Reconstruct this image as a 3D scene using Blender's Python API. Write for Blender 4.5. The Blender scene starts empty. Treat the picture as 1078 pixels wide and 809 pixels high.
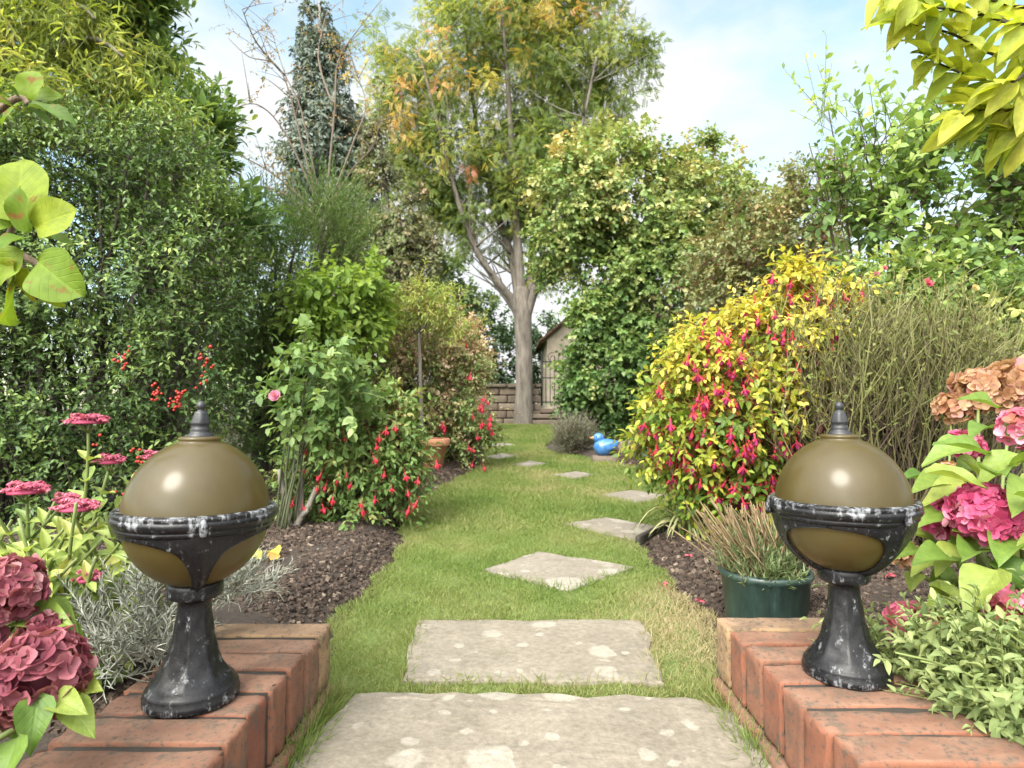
import bpy, bmesh, math, random
import numpy as np
from mathutils import Vector, noise
R = math.radians
rng = np.random.default_rng(7)
random.seed(7)
SC = bpy.context.scene
COL = SC.collection

# ---------------------------------------------------------------- camera, sky, sun, exposure
CAM_H, FPX, PITCH = 0.565, 650.0, math.atan(27.5 / 650)
cam_d = bpy.data.cameras.new('camera'); cam = bpy.data.objects.new('camera', cam_d); COL.objects.link(cam)
cam.location = (0, 0, CAM_H); cam.rotation_euler = (R(90) + PITCH, 0, 0)
cam_d.sensor_width = 36; cam_d.lens = 36 * FPX / 1078; cam_d.clip_start = 0.02; cam_d.clip_end = 2000
cam_d.dof.use_dof = True; cam_d.dof.focus_distance = 1.15; cam_d.dof.aperture_fstop = 9.0
SC.camera = cam
SUN_DIR = Vector((-0.45, -0.80, 0.95)).normalized()
SUN_EL = math.asin(SUN_DIR.z); SUN_AZ = math.atan2(SUN_DIR.x, SUN_DIR.y)
W = bpy.data.worlds.new('World'); SC.world = W; W.use_nodes = True
nt = W.node_tree; N = nt.nodes; L = nt.links
bg = N['Background']; bg.inputs['Strength'].default_value = 0.10
sky = N.new('ShaderNodeTexSky'); sky.sky_type = 'NISHITA'; sky.sun_disc = False
sky.sun_elevation = SUN_EL; sky.sun_rotation = SUN_AZ; sky.air_density = 1.0; sky.dust_density = 1.5
tc = N.new('ShaderNodeTexCoord')
mp = N.new('ShaderNodeMapping'); mp.inputs['Scale'].default_value = (1.0, 1.0, 2.0); mp.inputs['Location'].default_value = (3.2, 0.4, 1.1)
nz = N.new('ShaderNodeTexNoise'); nz.inputs['Scale'].default_value = 1.7; nz.inputs['Detail'].default_value = 8; nz.inputs['Roughness'].default_value = 0.55
cr = N.new('ShaderNodeValToRGB'); cr.color_ramp.elements[0].position = 0.40; cr.color_ramp.elements[1].position = 0.56
sgain = N.new('ShaderNodeMix'); sgain.data_type = 'RGBA'; sgain.blend_type = 'MULTIPLY'; sgain.inputs['Factor'].default_value = 1.0
sgain.inputs['B'].default_value = (1.35, 1.35, 1.06, 1)
nz2 = N.new('ShaderNodeTexNoise'); nz2.inputs['Scale'].default_value = 4.0; nz2.inputs['Detail'].default_value = 6
cc = N.new('ShaderNodeValToRGB'); cc.color_ramp.elements[0].color = (2.75, 2.85, 2.95, 1); cc.color_ramp.elements[1].color = (3.2, 3.2, 3.2, 1)
cc.color_ramp.elements[0].position = 0.35; cc.color_ramp.elements[1].position = 0.65
mx = N.new('ShaderNodeMix'); mx.data_type = 'RGBA'
L.new(tc.outputs['Generated'], mp.inputs['Vector']); L.new(mp.outputs['Vector'], nz.inputs['Vector']); L.new(mp.outputs['Vector'], nz2.inputs['Vector'])
L.new(nz.outputs['Fac'], cr.inputs['Fac']); L.new(nz2.outputs['Fac'], cc.inputs['Fac'])
L.new(sky.outputs['Color'], sgain.inputs['A'])
L.new(cr.outputs['Color'], mx.inputs['Factor']); L.new(sgain.outputs['Result'], mx.inputs['A']); L.new(cc.outputs['Color'], mx.inputs['B'])
dt = N.new('ShaderNodeVectorMath'); dt.operation = 'DOT_PRODUCT'; L.new(tc.outputs['Generated'], dt.inputs[0]); dt.inputs[1].default_value = SUN_DIR   # broad glow added to the sky round the sun, front-lighting the planting
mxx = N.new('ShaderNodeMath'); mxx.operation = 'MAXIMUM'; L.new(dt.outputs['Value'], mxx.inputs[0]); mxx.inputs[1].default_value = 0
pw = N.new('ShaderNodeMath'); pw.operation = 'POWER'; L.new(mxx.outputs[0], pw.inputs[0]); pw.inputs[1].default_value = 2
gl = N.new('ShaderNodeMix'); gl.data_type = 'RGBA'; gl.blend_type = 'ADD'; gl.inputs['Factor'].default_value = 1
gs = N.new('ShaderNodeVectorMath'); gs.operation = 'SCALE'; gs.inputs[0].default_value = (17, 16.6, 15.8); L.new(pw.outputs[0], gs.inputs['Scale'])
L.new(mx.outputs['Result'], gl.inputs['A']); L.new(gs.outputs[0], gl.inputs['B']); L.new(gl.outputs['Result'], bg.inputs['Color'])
sun_d = bpy.data.lights.new('sun', 'SUN'); sun_d.energy = 1.4; sun_d.angle = R(26); sun_d.color = (1.0, 0.95, 0.86)
sun = bpy.data.objects.new('sun', sun_d); COL.objects.link(sun); sun.rotation_euler = (-SUN_DIR).to_track_quat('-Z', 'Y').to_euler(); sun.location = (-5, -5, 12)
vs = SC.view_settings; vs.view_transform = 'Standard'; vs.look = 'None'; vs.gamma = 1.0; vs.use_curve_mapping = False; vs.exposure = 1.85
SC.cycles.use_denoising = True; SC.cycles.max_bounces = 7; SC.cycles.transparent_max_bounces = 6
SC.cycles.diffuse_bounces = 4; SC.cycles.transmission_bounces = 5; SC.cycles.glossy_bounces = 3; SC.cycles.caustics_reflective = False; SC.cycles.caustics_refractive = False

# ---------------------------------------------------------------- pixel helpers (photograph 1078 x 809)
ct, st = math.cos(PITCH), math.sin(PITCH)
def P(px, py, d):
    u = (px - 539) / FPX; v = (404.5 - py) / FPX
    dy = ct - v * st; dz = st + v * ct
    return np.array((u * d / dy, d, CAM_H + dz * d / dy))
def gz(y): return 0.0265 * max(0.0, min(y, 16.0) - 3.0)
def G(px, py):
    lo, hi = 0.2, 40.0
    for _ in range(50):
        m = (lo + hi) / 2
        p = P(px, py, m)
        if p[2] > gz(m): lo = m
        else: hi = m
    return P(px, py, lo)
def E(px, py, rx, ry, d, rd=None, w=1.0):
    c = P(px, py, d); k = d / FPX
    return (c[0], c[1], c[2], rx * k, (rd if rd is not None else rx * k), ry * k, w)

# ---------------------------------------------------------------- object helpers
def empty(name, loc, label, cat, group=None):
    o = bpy.data.objects.new(name, None); COL.objects.link(o); o.location = Vector([float(c) for c in loc]); o.empty_display_size = 0.1
    o['label'] = label; o['category'] = cat
    if group: o['group'] = group
    return o
def tag(o, label=None, cat=None, group=None, kind=None):
    if label: o['label'] = label
    if cat: o['category'] = cat
    if group: o['group'] = group
    if kind: o['kind'] = kind
    return o
def build(name, V, Fs, mats, parent=None, tint=None, luv=None, mi=None, smooth=True):
    """V (n,3) world; Fs list of (m,k) index arrays; one mesh object, origin at its parent's base."""
    V = np.asarray(V, dtype=np.float64)
    off = np.array(parent_world(parent)) if parent is not None else V.mean(0) * 0
    me = bpy.data.meshes.new(name)
    Fs = [np.asarray(f, dtype=np.int32) for f in Fs if len(f)]
    tot = np.concatenate([np.full(len(f), f.shape[1], np.int32) for f in Fs])
    idx = np.concatenate([f.ravel() for f in Fs])
    me.vertices.add(len(V)); me.vertices.foreach_set('co', (V - off).astype(np.float32).ravel())
    me.loops.add(len(idx)); me.loops.foreach_set('vertex_index', idx)
    me.polygons.add(len(tot)); st_ = np.zeros(len(tot), np.int32); st_[1:] = np.cumsum(tot)[:-1]
    me.polygons.foreach_set('loop_start', st_); me.polygons.foreach_set('loop_total', tot)
    me.polygons.foreach_set('use_smooth', np.full(len(tot), smooth))
    if mi is not None: me.polygons.foreach_set('material_index', np.asarray(mi, np.int32))
    me.update(calc_edges=True)
    if tint is not None:
        a = me.attributes.new('tint', 'FLOAT', 'POINT'); a.data.foreach_set('value', np.asarray(tint, np.float32))
    if luv is not None:
        a = me.attributes.new('luv', 'FLOAT_VECTOR', 'POINT'); a.data.foreach_set('vector', np.asarray(luv, np.float32).ravel())
    for m in (mats if isinstance(mats, (list, tuple)) else [mats]): me.materials.append(m)
    o = bpy.data.objects.new(name, me); COL.objects.link(o)
    if parent is not None: o.parent = parent
    return o
def parent_world(p):
    v = Vector((0, 0, 0))
    while p is not None:
        v += p.location; p = p.parent
    return v
class MB:
    def __init__(s): s.V = []; s.F = []; s.T = []; s.M = []; s.n = 0
    def add(s, V, F, t=0.5, m=0):
        V = np.asarray(V, float).reshape(-1, 3)
        for f in F:
            f = np.asarray(f, dtype=np.int32)
            if len(f): s.F.append(f + s.n); s.M.append(np.full(len(f), m))
        s.V.append(V); s.T.append(np.full(len(V), t) if np.isscalar(t) else np.asarray(t)); s.n += len(V)
    def build(s, name, mats, parent=None, smooth=True):
        V = np.concatenate(s.V)
        return build(name, V, s.F, mats, parent, np.concatenate(s.T), None, np.concatenate(s.M), smooth)
def nrm(a): return a / np.maximum(np.linalg.norm(a, axis=-1, keepdims=True), 1e-9)
def tube(pts, radii, sides=6, cap=True):
    pts = np.asarray(pts, float); n = len(pts); radii = np.broadcast_to(np.asarray(radii, float), (n,))
    t = nrm(np.gradient(pts, axis=0)); ref = np.array((0.13, 0.27, 0.95)) if abs(t[0][2]) < 0.9 else np.array((1.0, 0.1, 0.05))
    b = nrm(np.cross(t, ref)); c = np.cross(b, t)
    a = np.linspace(0, 2 * math.pi, sides, endpoint=False)
    V = pts[:, None] + radii[:, None, None] * (np.cos(a)[None, :, None] * b[:, None] + np.sin(a)[None, :, None] * c[:, None])
    V = V.reshape(-1, 3); F = []
    for i in range(n - 1):
        for j in range(sides):
            k = (j + 1) % sides
            F.append((i * sides + j, i * sides + k, (i + 1) * sides + k, (i + 1) * sides + j))
    Fs = [np.array(F)]
    if cap: Fs += [np.arange(sides)[::-1][None], ((n - 1) * sides + np.arange(sides))[None]]
    return V, Fs
def lathe(profile, sides=48, cx=0, cy=0, cz=0, mod=None):
    pr = np.asarray(profile, float); n = len(pr); a = np.linspace(0, 2 * math.pi, sides, endpoint=False)
    r = pr[:, 0][:, None] * np.ones(sides)[None]
    if mod is not None: r = r * mod(a[None], pr[:, 1][:, None])
    V = np.stack([cx + r * np.cos(a), cy + r * np.sin(a), cz + pr[:, 1][:, None] + 0 * r], -1).reshape(-1, 3)
    i, j = np.meshgrid(np.arange(n - 1), np.arange(sides), indexing='ij'); k = (j + 1) % sides
    F = np.stack([i * sides + j, i * sides + k, (i + 1) * sides + k, (i + 1) * sides + j], -1).reshape(-1, 4)
    return V, [F]
def bez(a, b, c, n):
    t = np.linspace(0, 1, n)[:, None]
    return (1 - t) ** 2 * a + 2 * t * (1 - t) * b + t * t * c
def smooth_poly(pts, n=4):
    pts = np.asarray(pts, float); out = []
    for i in range(len(pts) - 1):
        p0 = pts[max(i - 1, 0)]; p1 = pts[i]; p2 = pts[i + 1]; p3 = pts[min(i + 2, len(pts) - 1)]
        for k in range(n):
            t = k / n
            out.append(0.5 * ((2 * p1) + (-p0 + p2) * t + (2 * p0 - 5 * p1 + 4 * p2 - p3) * t * t + (-p0 + 3 * p1 - 3 * p2 + p3) * t ** 3))
    out.append(pts[-1]); return np.array(out)
_gn = {}
def rbox(sx, sy, sz, r=0.004, n=5, jit=0.0008, rough=None):
    """rounded box, slightly chipped"""
    if n not in _gn:
        bm = bmesh.new(); bmesh.ops.create_cube(bm, size=2)
        bmesh.ops.subdivide_edges(bm, edges=bm.edges[:], cuts=n, use_grid_fill=True)
        bm.verts.ensure_lookup_table(); bm.verts.index_update()
        _gn[n] = (np.array([v.co[:] for v in bm.verts]), np.array([[v.index for v in f.verts] for f in bm.faces])); bm.free()
    V, F = _gn[n]; h = np.array((sx, sy, sz)) / 2
    s = np.sign(V) * (1 - (1 - np.abs(V)) ** 1.7)       # denser towards the edges
    p = s * h; inner = np.clip(p, -(h - r), h - r); d = p - inner
    q = inner + nrm(d) * np.minimum(np.linalg.norm(d, axis=1, keepdims=True), r)
    if jit:
        q = q + rng.normal(0, jit, q.shape)
        edge = (np.abs(V) > 0.8).sum(1) >= 2
        q = np.where((edge & (rng.random(len(q)) < 0.10))[:, None], q * (1 - 0.0035 / h.max()) - np.sign(V) * rng.random((len(q), 1)) * 0.003, q)
    return q, [F]

# ---------------------------------------------------------------- materials
def mat(name):
    m = bpy.data.materials.new(name); m.use_nodes = True
    return m, m.node_tree.nodes, m.node_tree.links, m.node_tree.nodes['Principled BSDF']
def ramp(Nn, stops):
    r = Nn.new('ShaderNodeValToRGB'); e = r.color_ramp.elements
    while len(e) < len(stops): e.new(0.5)
    for k, (p, c) in enumerate(stops): e[k].position = p; e[k].color = (*c, 1)
    return r
def nz_node(Nn, Ln, scale, detail=5, rough=0.6, vec=None):
    n = Nn.new('ShaderNodeTexNoise'); n.inputs['Scale'].default_value = scale; n.inputs['Detail'].default_value = detail; n.inputs['Roughness'].default_value = rough
    if vec is not None: Ln.new(vec, n.inputs['Vector'])
    return n
def bump(Nn, Ln, src, b, strength=0.4, dist=0.01):
    bp = Nn.new('ShaderNodeBump'); bp.inputs['Strength'].default_value = strength; bp.inputs['Distance'].default_value = dist
    Ln.new(src, bp.inputs['Height']); Ln.new(bp.outputs['Normal'], b.inputs['Normal']); return bp
def mixc(Nn, Ln, fac, a, b, blend='MIX'):
    m = Nn.new('ShaderNodeMix'); m.data_type = 'RGBA'; m.blend_type = blend
    for s, v in (('Factor', fac), ('A', a), ('B', b)):
        if hasattr(v, 'is_linked') or hasattr(v, 'links'): Ln.new(v, m.inputs[s])
        elif isinstance(v, (int, float)): m.inputs[s].default_value = v
        else: m.inputs[s].default_value = (*v, 1)
    return m.outputs['Result']
def leaf_mat(name, cols, rough=0.5, trans=0.35, spec=0.35, veins=False, blotch=None, gain=1.0):
    m, Nn, Ln, b = mat(name)
    at = Nn.new('ShaderNodeAttribute'); at.attribute_name = 'tint'
    k = len(cols); rp = ramp(Nn, [(i / (k - 1), tuple(min(.72, 1.22 * gain * q) for q in c)) for i, c in enumerate(cols)]); Ln.new(at.outputs['Fac'], rp.inputs['Fac'])
    col = rp.outputs['Color']
    tcn = Nn.new('ShaderNodeTexCoord')
    if blotch:
        n2 = nz_node(Nn, Ln, 38, 3, 0.6, tcn.outputs['Object']); r2 = ramp(Nn, [(0.60, (0, 0, 0)), (0.68, (1, 1, 1))]); Ln.new(n2.outputs['Fac'], r2.inputs['Fac'])
        col = mixc(Nn, Ln, r2.outputs['Color'], col, blotch)
    if veins:
        lu = Nn.new('ShaderNodeAttribute'); lu.attribute_name = 'luv'
        sp = Nn.new('ShaderNodeSeparateXYZ'); Ln.new(lu.outputs['Vector'], sp.inputs[0])
        ab = Nn.new('ShaderNodeMath'); ab.operation = 'ABSOLUTE'; Ln.new(sp.outputs['Y'], ab.inputs[0])
        m1 = Nn.new('ShaderNodeMath'); m1.operation = 'MULTIPLY_ADD'; Ln.new(ab.outputs[0], m1.inputs[0]); m1.inputs[1].default_value = -0.9; Ln.new(sp.outputs['X'], m1.inputs[2])
        m2 = Nn.new('ShaderNodeMath'); m2.operation = 'MULTIPLY'; Ln.new(m1.outputs[0], m2.inputs[0]); m2.inputs[1].default_value = 40
        m3 = Nn.new('ShaderNodeMath'); m3.operation = 'SINE'; Ln.new(m2.outputs[0], m3.inputs[0])
        rv = ramp(Nn, [(0.80, (0, 0, 0)), (0.98, (1, 1, 1))]); Ln.new(m3.outputs[0], rv.inputs['Fac'])
        rm = ramp(Nn, [(0.0, (1, 1, 1)), (0.05, (0, 0, 0))]); Ln.new(ab.outputs[0], rm.inputs['Fac'])
        vm = mixc(Nn, Ln, 1.0, rv.outputs['Color'], rm.outputs['Color'], 'LIGHTEN')
        n3 = nz_node(Nn, Ln, 60, 4, 0.6, tcn.outputs['Object'])
        light = mixc(Nn, Ln, 1.0, col, (1.35, 1.3, 1.25), 'MULTIPLY')
        f = Nn.new('ShaderNodeMath'); f.operation = 'MULTIPLY'; Ln.new(vm, f.inputs[0]); f.inputs[1].default_value = 0.32
        col2 = mixc(Nn, Ln, f.outputs[0], col, light)
        r3 = ramp(Nn, [(0.3, (0.75, 0.78, 0.7)), (0.7, (1.12, 1.1, 1.05))]); Ln.new(n3.outputs['Fac'], r3.inputs['Fac'])
        col = mixc(Nn, Ln, 1.0, col2, r3.outputs['Color'], 'MULTIPLY')
        bump(Nn, Ln, vm, b, 0.35, 0.002)
    Ln.new(col, b.inputs['Base Color']); b.inputs['Roughness'].default_value = rough; b.inputs['Specular IOR Level'].default_value = spec
    if trans > 0:
        tr = Nn.new('ShaderNodeBsdfTranslucent'); tcl = mixc(Nn, Ln, 1.0, col, (1.25, 1.2, 0.7), 'MULTIPLY'); Ln.new(tcl, tr.inputs['Color'])
        ms = Nn.new('ShaderNodeMixShader'); ms.inputs[0].default_value = trans
        Ln.new(b.outputs[0], ms.inputs[1]); Ln.new(tr.outputs[0], ms.inputs[2]); Ln.new(ms.outputs[0], Nn['Material Output'].inputs[0])
    return m
def bark_mat(name, a, b_, scale=30, stretch=6):
    m, Nn, Ln, b = mat(name); tcn = Nn.new('ShaderNodeTexCoord'); mpn = Nn.new('ShaderNodeMapping'); mpn.inputs['Scale'].default_value = (1, 1, 1 / stretch)
    Ln.new(tcn.outputs['Object'], mpn.inputs[0]); n = nz_node(Nn, Ln, scale, 6, 0.65, mpn.outputs[0]); r = ramp(Nn, [(0.3, a), (0.7, b_)])
    Ln.new(n.outputs['Fac'], r.inputs['Fac']); Ln.new(r.outputs['Color'], b.inputs['Base Color']); b.inputs['Roughness'].default_value = 0.9
    bump(Nn, Ln, n.outputs['Fac'], b, 0.7, 0.02); return m
def tint_mat(name, cols, rough=0.8, scale=60, amt=0.5, bstr=0.4, bdist=0.003):
    m, Nn, Ln, b = mat(name); at = Nn.new('ShaderNodeAttribute'); at.attribute_name = 'tint'; k = len(cols)
    rp = ramp(Nn, [(i / (k - 1), c) for i, c in enumerate(cols)]); Ln.new(at.outputs['Fac'], rp.inputs['Fac'])
    tcn = Nn.new('ShaderNodeTexCoord'); n = nz_node(Nn, Ln, scale, 6, 0.65, tcn.outputs['Object'])
    r3 = ramp(Nn, [(0.25, (1 - amt,) * 3), (0.75, (1 + amt * 0.4,) * 3)]); Ln.new(n.outputs['Fac'], r3.inputs['Fac'])
    Ln.new(mixc(Nn, Ln, 1.0, rp.outputs['Color'], r3.outputs['Color'], 'MULTIPLY'), b.inputs['Base Color']); b.inputs['Roughness'].default_value = rough
    bump(Nn, Ln, n.outputs['Fac'], b, bstr, bdist); return m
def brick_mat():
    m, Nn, Ln, b = mat('weathered_brick'); at = Nn.new('ShaderNodeAttribute'); at.attribute_name = 'tint'; tcn = Nn.new('ShaderNodeTexCoord')
    rp = ramp(Nn, [(0, (0.155, 0.052, 0.03)), (0.35, (0.205, 0.078, 0.042)), (0.7, (0.18, 0.09, 0.055)), (1, (0.28, 0.195, 0.10))]); Ln.new(at.outputs['Fac'], rp.inputs['Fac'])
    n1 = nz_node(Nn, Ln, 14, 6, 0.65, tcn.outputs['Object']); n2 = nz_node(Nn, Ln, 120, 4, 0.7, tcn.outputs['Object']); n3 = nz_node(Nn, Ln, 30, 8, 0.75, tcn.outputs['Object'])
    c = mixc(Nn, Ln, 1.0, rp.outputs['Color'], ramp_of(Nn, Ln, n1.outputs['Fac'], [(0.3, (0.72, 0.7, 0.7)), (0.7, (1.2, 1.2, 1.2))]), 'MULTIPLY')
    geo = Nn.new('ShaderNodeNewGeometry'); spx = Nn.new('ShaderNodeSeparateXYZ'); Ln.new(geo.outputs['Normal'], spx.inputs[0])
    up = ramp_of(Nn, Ln, spx.outputs['Z'], [(0.7, (0, 0, 0)), (0.95, (0.55, 0.55, 0.55))])
    c = mixc(Nn, Ln, up, c, mixc(Nn, Ln, ramp_of(Nn, Ln, n1.outputs['Fac'], [(0.35, (0, 0, 0)), (0.65, (1, 1, 1))]), (0.135, 0.076, 0.05), (0.22, 0.145, 0.10)))   # worn upper face
    c = mixc(Nn, Ln, ramp_of(Nn, Ln, n3.outputs['Fac'], [(0.50, (0, 0, 0)), (0.62, (0.75, 0.75, 0.75))]), c, (0.085, 0.068, 0.048))
    c = mixc(Nn, Ln, ramp_of(Nn, Ln, n2.outputs['Fac'], [(0.56, (0, 0, 0)), (0.64, (0.8, 0.8, 0.8))]), c, (0.07, 0.05, 0.038))
    Ln.new(c, b.inputs['Base Color']); b.inputs['Roughness'].default_value = 0.9
    ad = Nn.new('ShaderNodeMath'); ad.operation = 'MULTIPLY_ADD'; Ln.new(n2.outputs['Fac'], ad.inputs[0]); ad.inputs[1].default_value = -0.5; Ln.new(n3.outputs['Fac'], ad.inputs[2])
    bump(Nn, Ln, ad.outputs[0], b, 0.6, 0.004); return m
def ramp_of(Nn, Ln, src, stops):
    r = ramp(Nn, stops); Ln.new(src, r.inputs['Fac']); return r.outputs['Color']
def stone_mat(name, a, c_, lichen=True, lsc=8.0):
    m, Nn, Ln, b = mat(name); tcn = Nn.new('ShaderNodeTexCoord'); v = tcn.outputs['Object']
    n1 = nz_node(Nn, Ln, 7, 7, 0.7, v); n2 = nz_node(Nn, Ln, 70, 5, 0.7, v); n4 = nz_node(Nn, Ln, 22, 6, 0.7, v)
    c = ramp_of(Nn, Ln, n1.outputs['Fac'], [(0.3, a), (0.7, c_)])
    c = mixc(Nn, Ln, 1.0, c, ramp_of(Nn, Ln, n2.outputs['Fac'], [(0.3, (0.72, 0.72, 0.7)), (0.7, (1.22, 1.22, 1.22))]), 'MULTIPLY')
    c = mixc(Nn, Ln, ramp_of(Nn, Ln, n4.outputs['Fac'], [(0.58, (0, 0, 0)), (0.75, (0.7, 0.7, 0.7))]), c, (0.11, 0.10, 0.06))
    if lichen:
        for sc, lo, hi in ((lsc, 0.50, 0.40), (lsc * 2.6, 0.62, 0.36)):
            nd = nz_node(Nn, Ln, 18, 3, 0.6, v)
            vm = Nn.new('ShaderNodeVectorMath'); vm.operation = 'SCALE'; Ln.new(nd.outputs['Color'], vm.inputs[0]); vm.inputs['Scale'].default_value = 0.045
            va = Nn.new('ShaderNodeVectorMath'); va.operation = 'ADD'; Ln.new(v, va.inputs[0]); Ln.new(vm.outputs[0], va.inputs[1])
            vo = Nn.new('ShaderNodeTexVoronoi'); vo.voronoi_dimensions = '2D'; vo.inputs['Scale'].default_value = sc; Ln.new(va.outputs[0], vo.inputs['Vector'])
            sp = Nn.new('ShaderNodeSeparateColor'); Ln.new(vo.outputs['Color'], sp.inputs[0])
            th = Nn.new('ShaderNodeMapRange'); Ln.new(sp.outputs[0], th.inputs[0]); th.inputs[1].default_value = lo; th.inputs[2].default_value = 1; th.inputs[3].default_value = 0; th.inputs[4].default_value = hi
            sb = Nn.new('ShaderNodeMath'); sb.operation = 'SUBTRACT'; Ln.new(th.outputs[0], sb.inputs[0]); Ln.new(vo.outputs['Distance'], sb.inputs[1])
            mr = Nn.new('ShaderNodeMapRange'); Ln.new(sb.outputs[0], mr.inputs[0]); mr.inputs[1].default_value = 0.0; mr.inputs[2].default_value = 0.07; mr.inputs[4].default_value = 0.5
            mm = Nn.new('ShaderNodeMath'); mm.operation = 'MULTIPLY'; Ln.new(mr.outputs[0], mm.inputs[0])
            Ln.new(ramp_of(Nn, Ln, n2.outputs['Fac'], [(0.3, (0.55, 0.55, 0.55)), (0.55, (1, 1, 1))]), mm.inputs[1])
            c = mixc(Nn, Ln, mm.outputs[0], c, (0.33, 0.31, 0.26))
    Ln.new(c, b.inputs['Base Color']); b.inputs['Roughness'].default_value = 0.88
    ad = Nn.new('ShaderNodeMath'); ad.operation = 'ADD'; Ln.new(n2.outputs['Fac'], ad.inputs[0]); Ln.new(n4.outputs['Fac'], ad.inputs[1])
    bump(Nn, Ln, ad.outputs[0], b, 0.5, 0.006); return m
def plain(name, col, rough=0.6, metal=0.0, spec=0.5, nscale=None, namt=0.25):
    m, Nn, Ln, b = mat(name); b.inputs['Base Color'].default_value = (*col, 1); b.inputs['Roughness'].default_value = rough; b.inputs['Metallic'].default_value = metal; b.inputs['Specular IOR Level'].default_value = spec
    if nscale:
        tcn = Nn.new('ShaderNodeTexCoord'); n = nz_node(Nn, Ln, nscale, 6, 0.65, tcn.outputs['Object'])
        Ln.new(mixc(Nn, Ln, 1.0, col, ramp_of(Nn, Ln, n.outputs['Fac'], [(0.3, (1 - namt,) * 3), (0.7, (1 + namt,) * 3)]), 'MULTIPLY'), b.inputs['Base Color'])
        bump(Nn, Ln, n.outputs['Fac'], b, 0.25, 0.004)
    return m
def iron_mat():
    m, Nn, Ln, b = mat('worn_black_paint'); tcn = Nn.new('ShaderNodeTexCoord'); v = tcn.outputs['Object']
    n1 = nz_node(Nn, Ln, 22, 8, 0.75, v); n2 = nz_node(Nn, Ln, 90, 6, 0.75, v); mpn = Nn.new('ShaderNodeMapping'); mpn.inputs['Scale'].default_value = (2.2, 2.2, 0.5); Ln.new(v, mpn.inputs[0])
    n3 = nz_node(Nn, Ln, 26, 7, 0.75, mpn.outputs[0])
    at = Nn.new('ShaderNodeAttribute'); at.attribute_name = 'tint'
    s = Nn.new('ShaderNodeMath'); s.operation = 'MULTIPLY_ADD'; Ln.new(at.outputs['Fac'], s.inputs[0]); s.inputs[1].default_value = 0.26; Ln.new(n3.outputs['Fac'], s.inputs[2])
    s2 = Nn.new('ShaderNodeMath'); s2.operation = 'MULTIPLY_ADD'; Ln.new(n2.outputs['Fac'], s2.inputs[0]); s2.inputs[1].default_value = 0.75; Ln.new(s.outputs[0], s2.inputs[2])
    s3 = Nn.new('ShaderNodeMath'); s3.operation = 'MULTIPLY'; Ln.new(s2.outputs[0], s3.inputs[0]); s3.inputs[1].default_value = 0.6
    chalk = ramp_of(Nn, Ln, s3.outputs[0], [(0.615, (0, 0, 0)), (0.68, (0.75, 0.75, 0.75))])
    c = ramp_of(Nn, Ln, n1.outputs['Fac'], [(0.35, (0.006, 0.006, 0.007)), (0.7, (0.016, 0.016, 0.018))])
    c = mixc(Nn, Ln, chalk, c, (0.25, 0.26, 0.28))
    c = mixc(Nn, Ln, ramp_of(Nn, Ln, n2.outputs['Fac'], [(0.60, (0, 0, 0)), (0.70, (0.5, 0.5, 0.5))]), c, (0.16, 0.16, 0.16))
    Ln.new(c, b.inputs['Base Color']); Ln.new(ramp_of(Nn, Ln, n2.outputs['Fac'], [(0.3, (0.2,) * 3), (0.7, (0.42,) * 3)]), b.inputs['Roughness']); b.inputs['Specular IOR Level'].default_value = 0.28
    bump(Nn, Ln, n1.outputs['Fac'], b, 0.35, 0.004); return m
def globe_mat():
    m, Nn, Ln, b = mat('smoked_bronze_acrylic'); tcn = Nn.new('ShaderNodeTexCoord'); v = tcn.outputs['Object']
    n1 = nz_node(Nn, Ln, 9, 4, 0.6, v); n2 = nz_node(Nn, Ln, 45, 6, 0.7, v)
    c = ramp_of(Nn, Ln, n1.outputs['Fac'], [(0.3, (0.055, 0.041, 0.012)), (0.7, (0.085, 0.065, 0.022))])
    c = mixc(Nn, Ln, ramp_of(Nn, Ln, n2.outputs['Fac'], [(0.55, (0, 0, 0)), (0.8, (0.5, 0.5, 0.5))]), c, (0.11, 0.088, 0.038))
    Ln.new(c, b.inputs['Base Color']); b.inputs['Roughness'].default_value = 0.5; b.inputs['Specular IOR Level'].default_value = 0.2; b.inputs['Coat Weight'].default_value = 0.7; b.inputs['Coat Roughness'].default_value = 0.22; b.inputs['Coat IOR'].default_value = 1.5
    mpn = Nn.new('ShaderNodeMapping'); mpn.inputs['Scale'].default_value = (1, 1, .18); Ln.new(v, mpn.inputs[0]); n5 = nz_node(Nn, Ln, 30, 4, .6, mpn.outputs[0]); bump(Nn, Ln, n5.outputs['Fac'], b, .10, .01)
    tr = Nn.new('ShaderNodeBsdfTranslucent'); tr.inputs['Color'].default_value = (0.40, 0.315, 0.125, 1)
    ms = Nn.new('ShaderNodeMixShader'); ms.inputs[0].default_value = 0.3
    Ln.new(b.outputs[0], ms.inputs[1]); Ln.new(tr.outputs[0], ms.inputs[2]); Ln.new(ms.outputs[0], Nn['Material Output'].inputs[0]); return m
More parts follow.
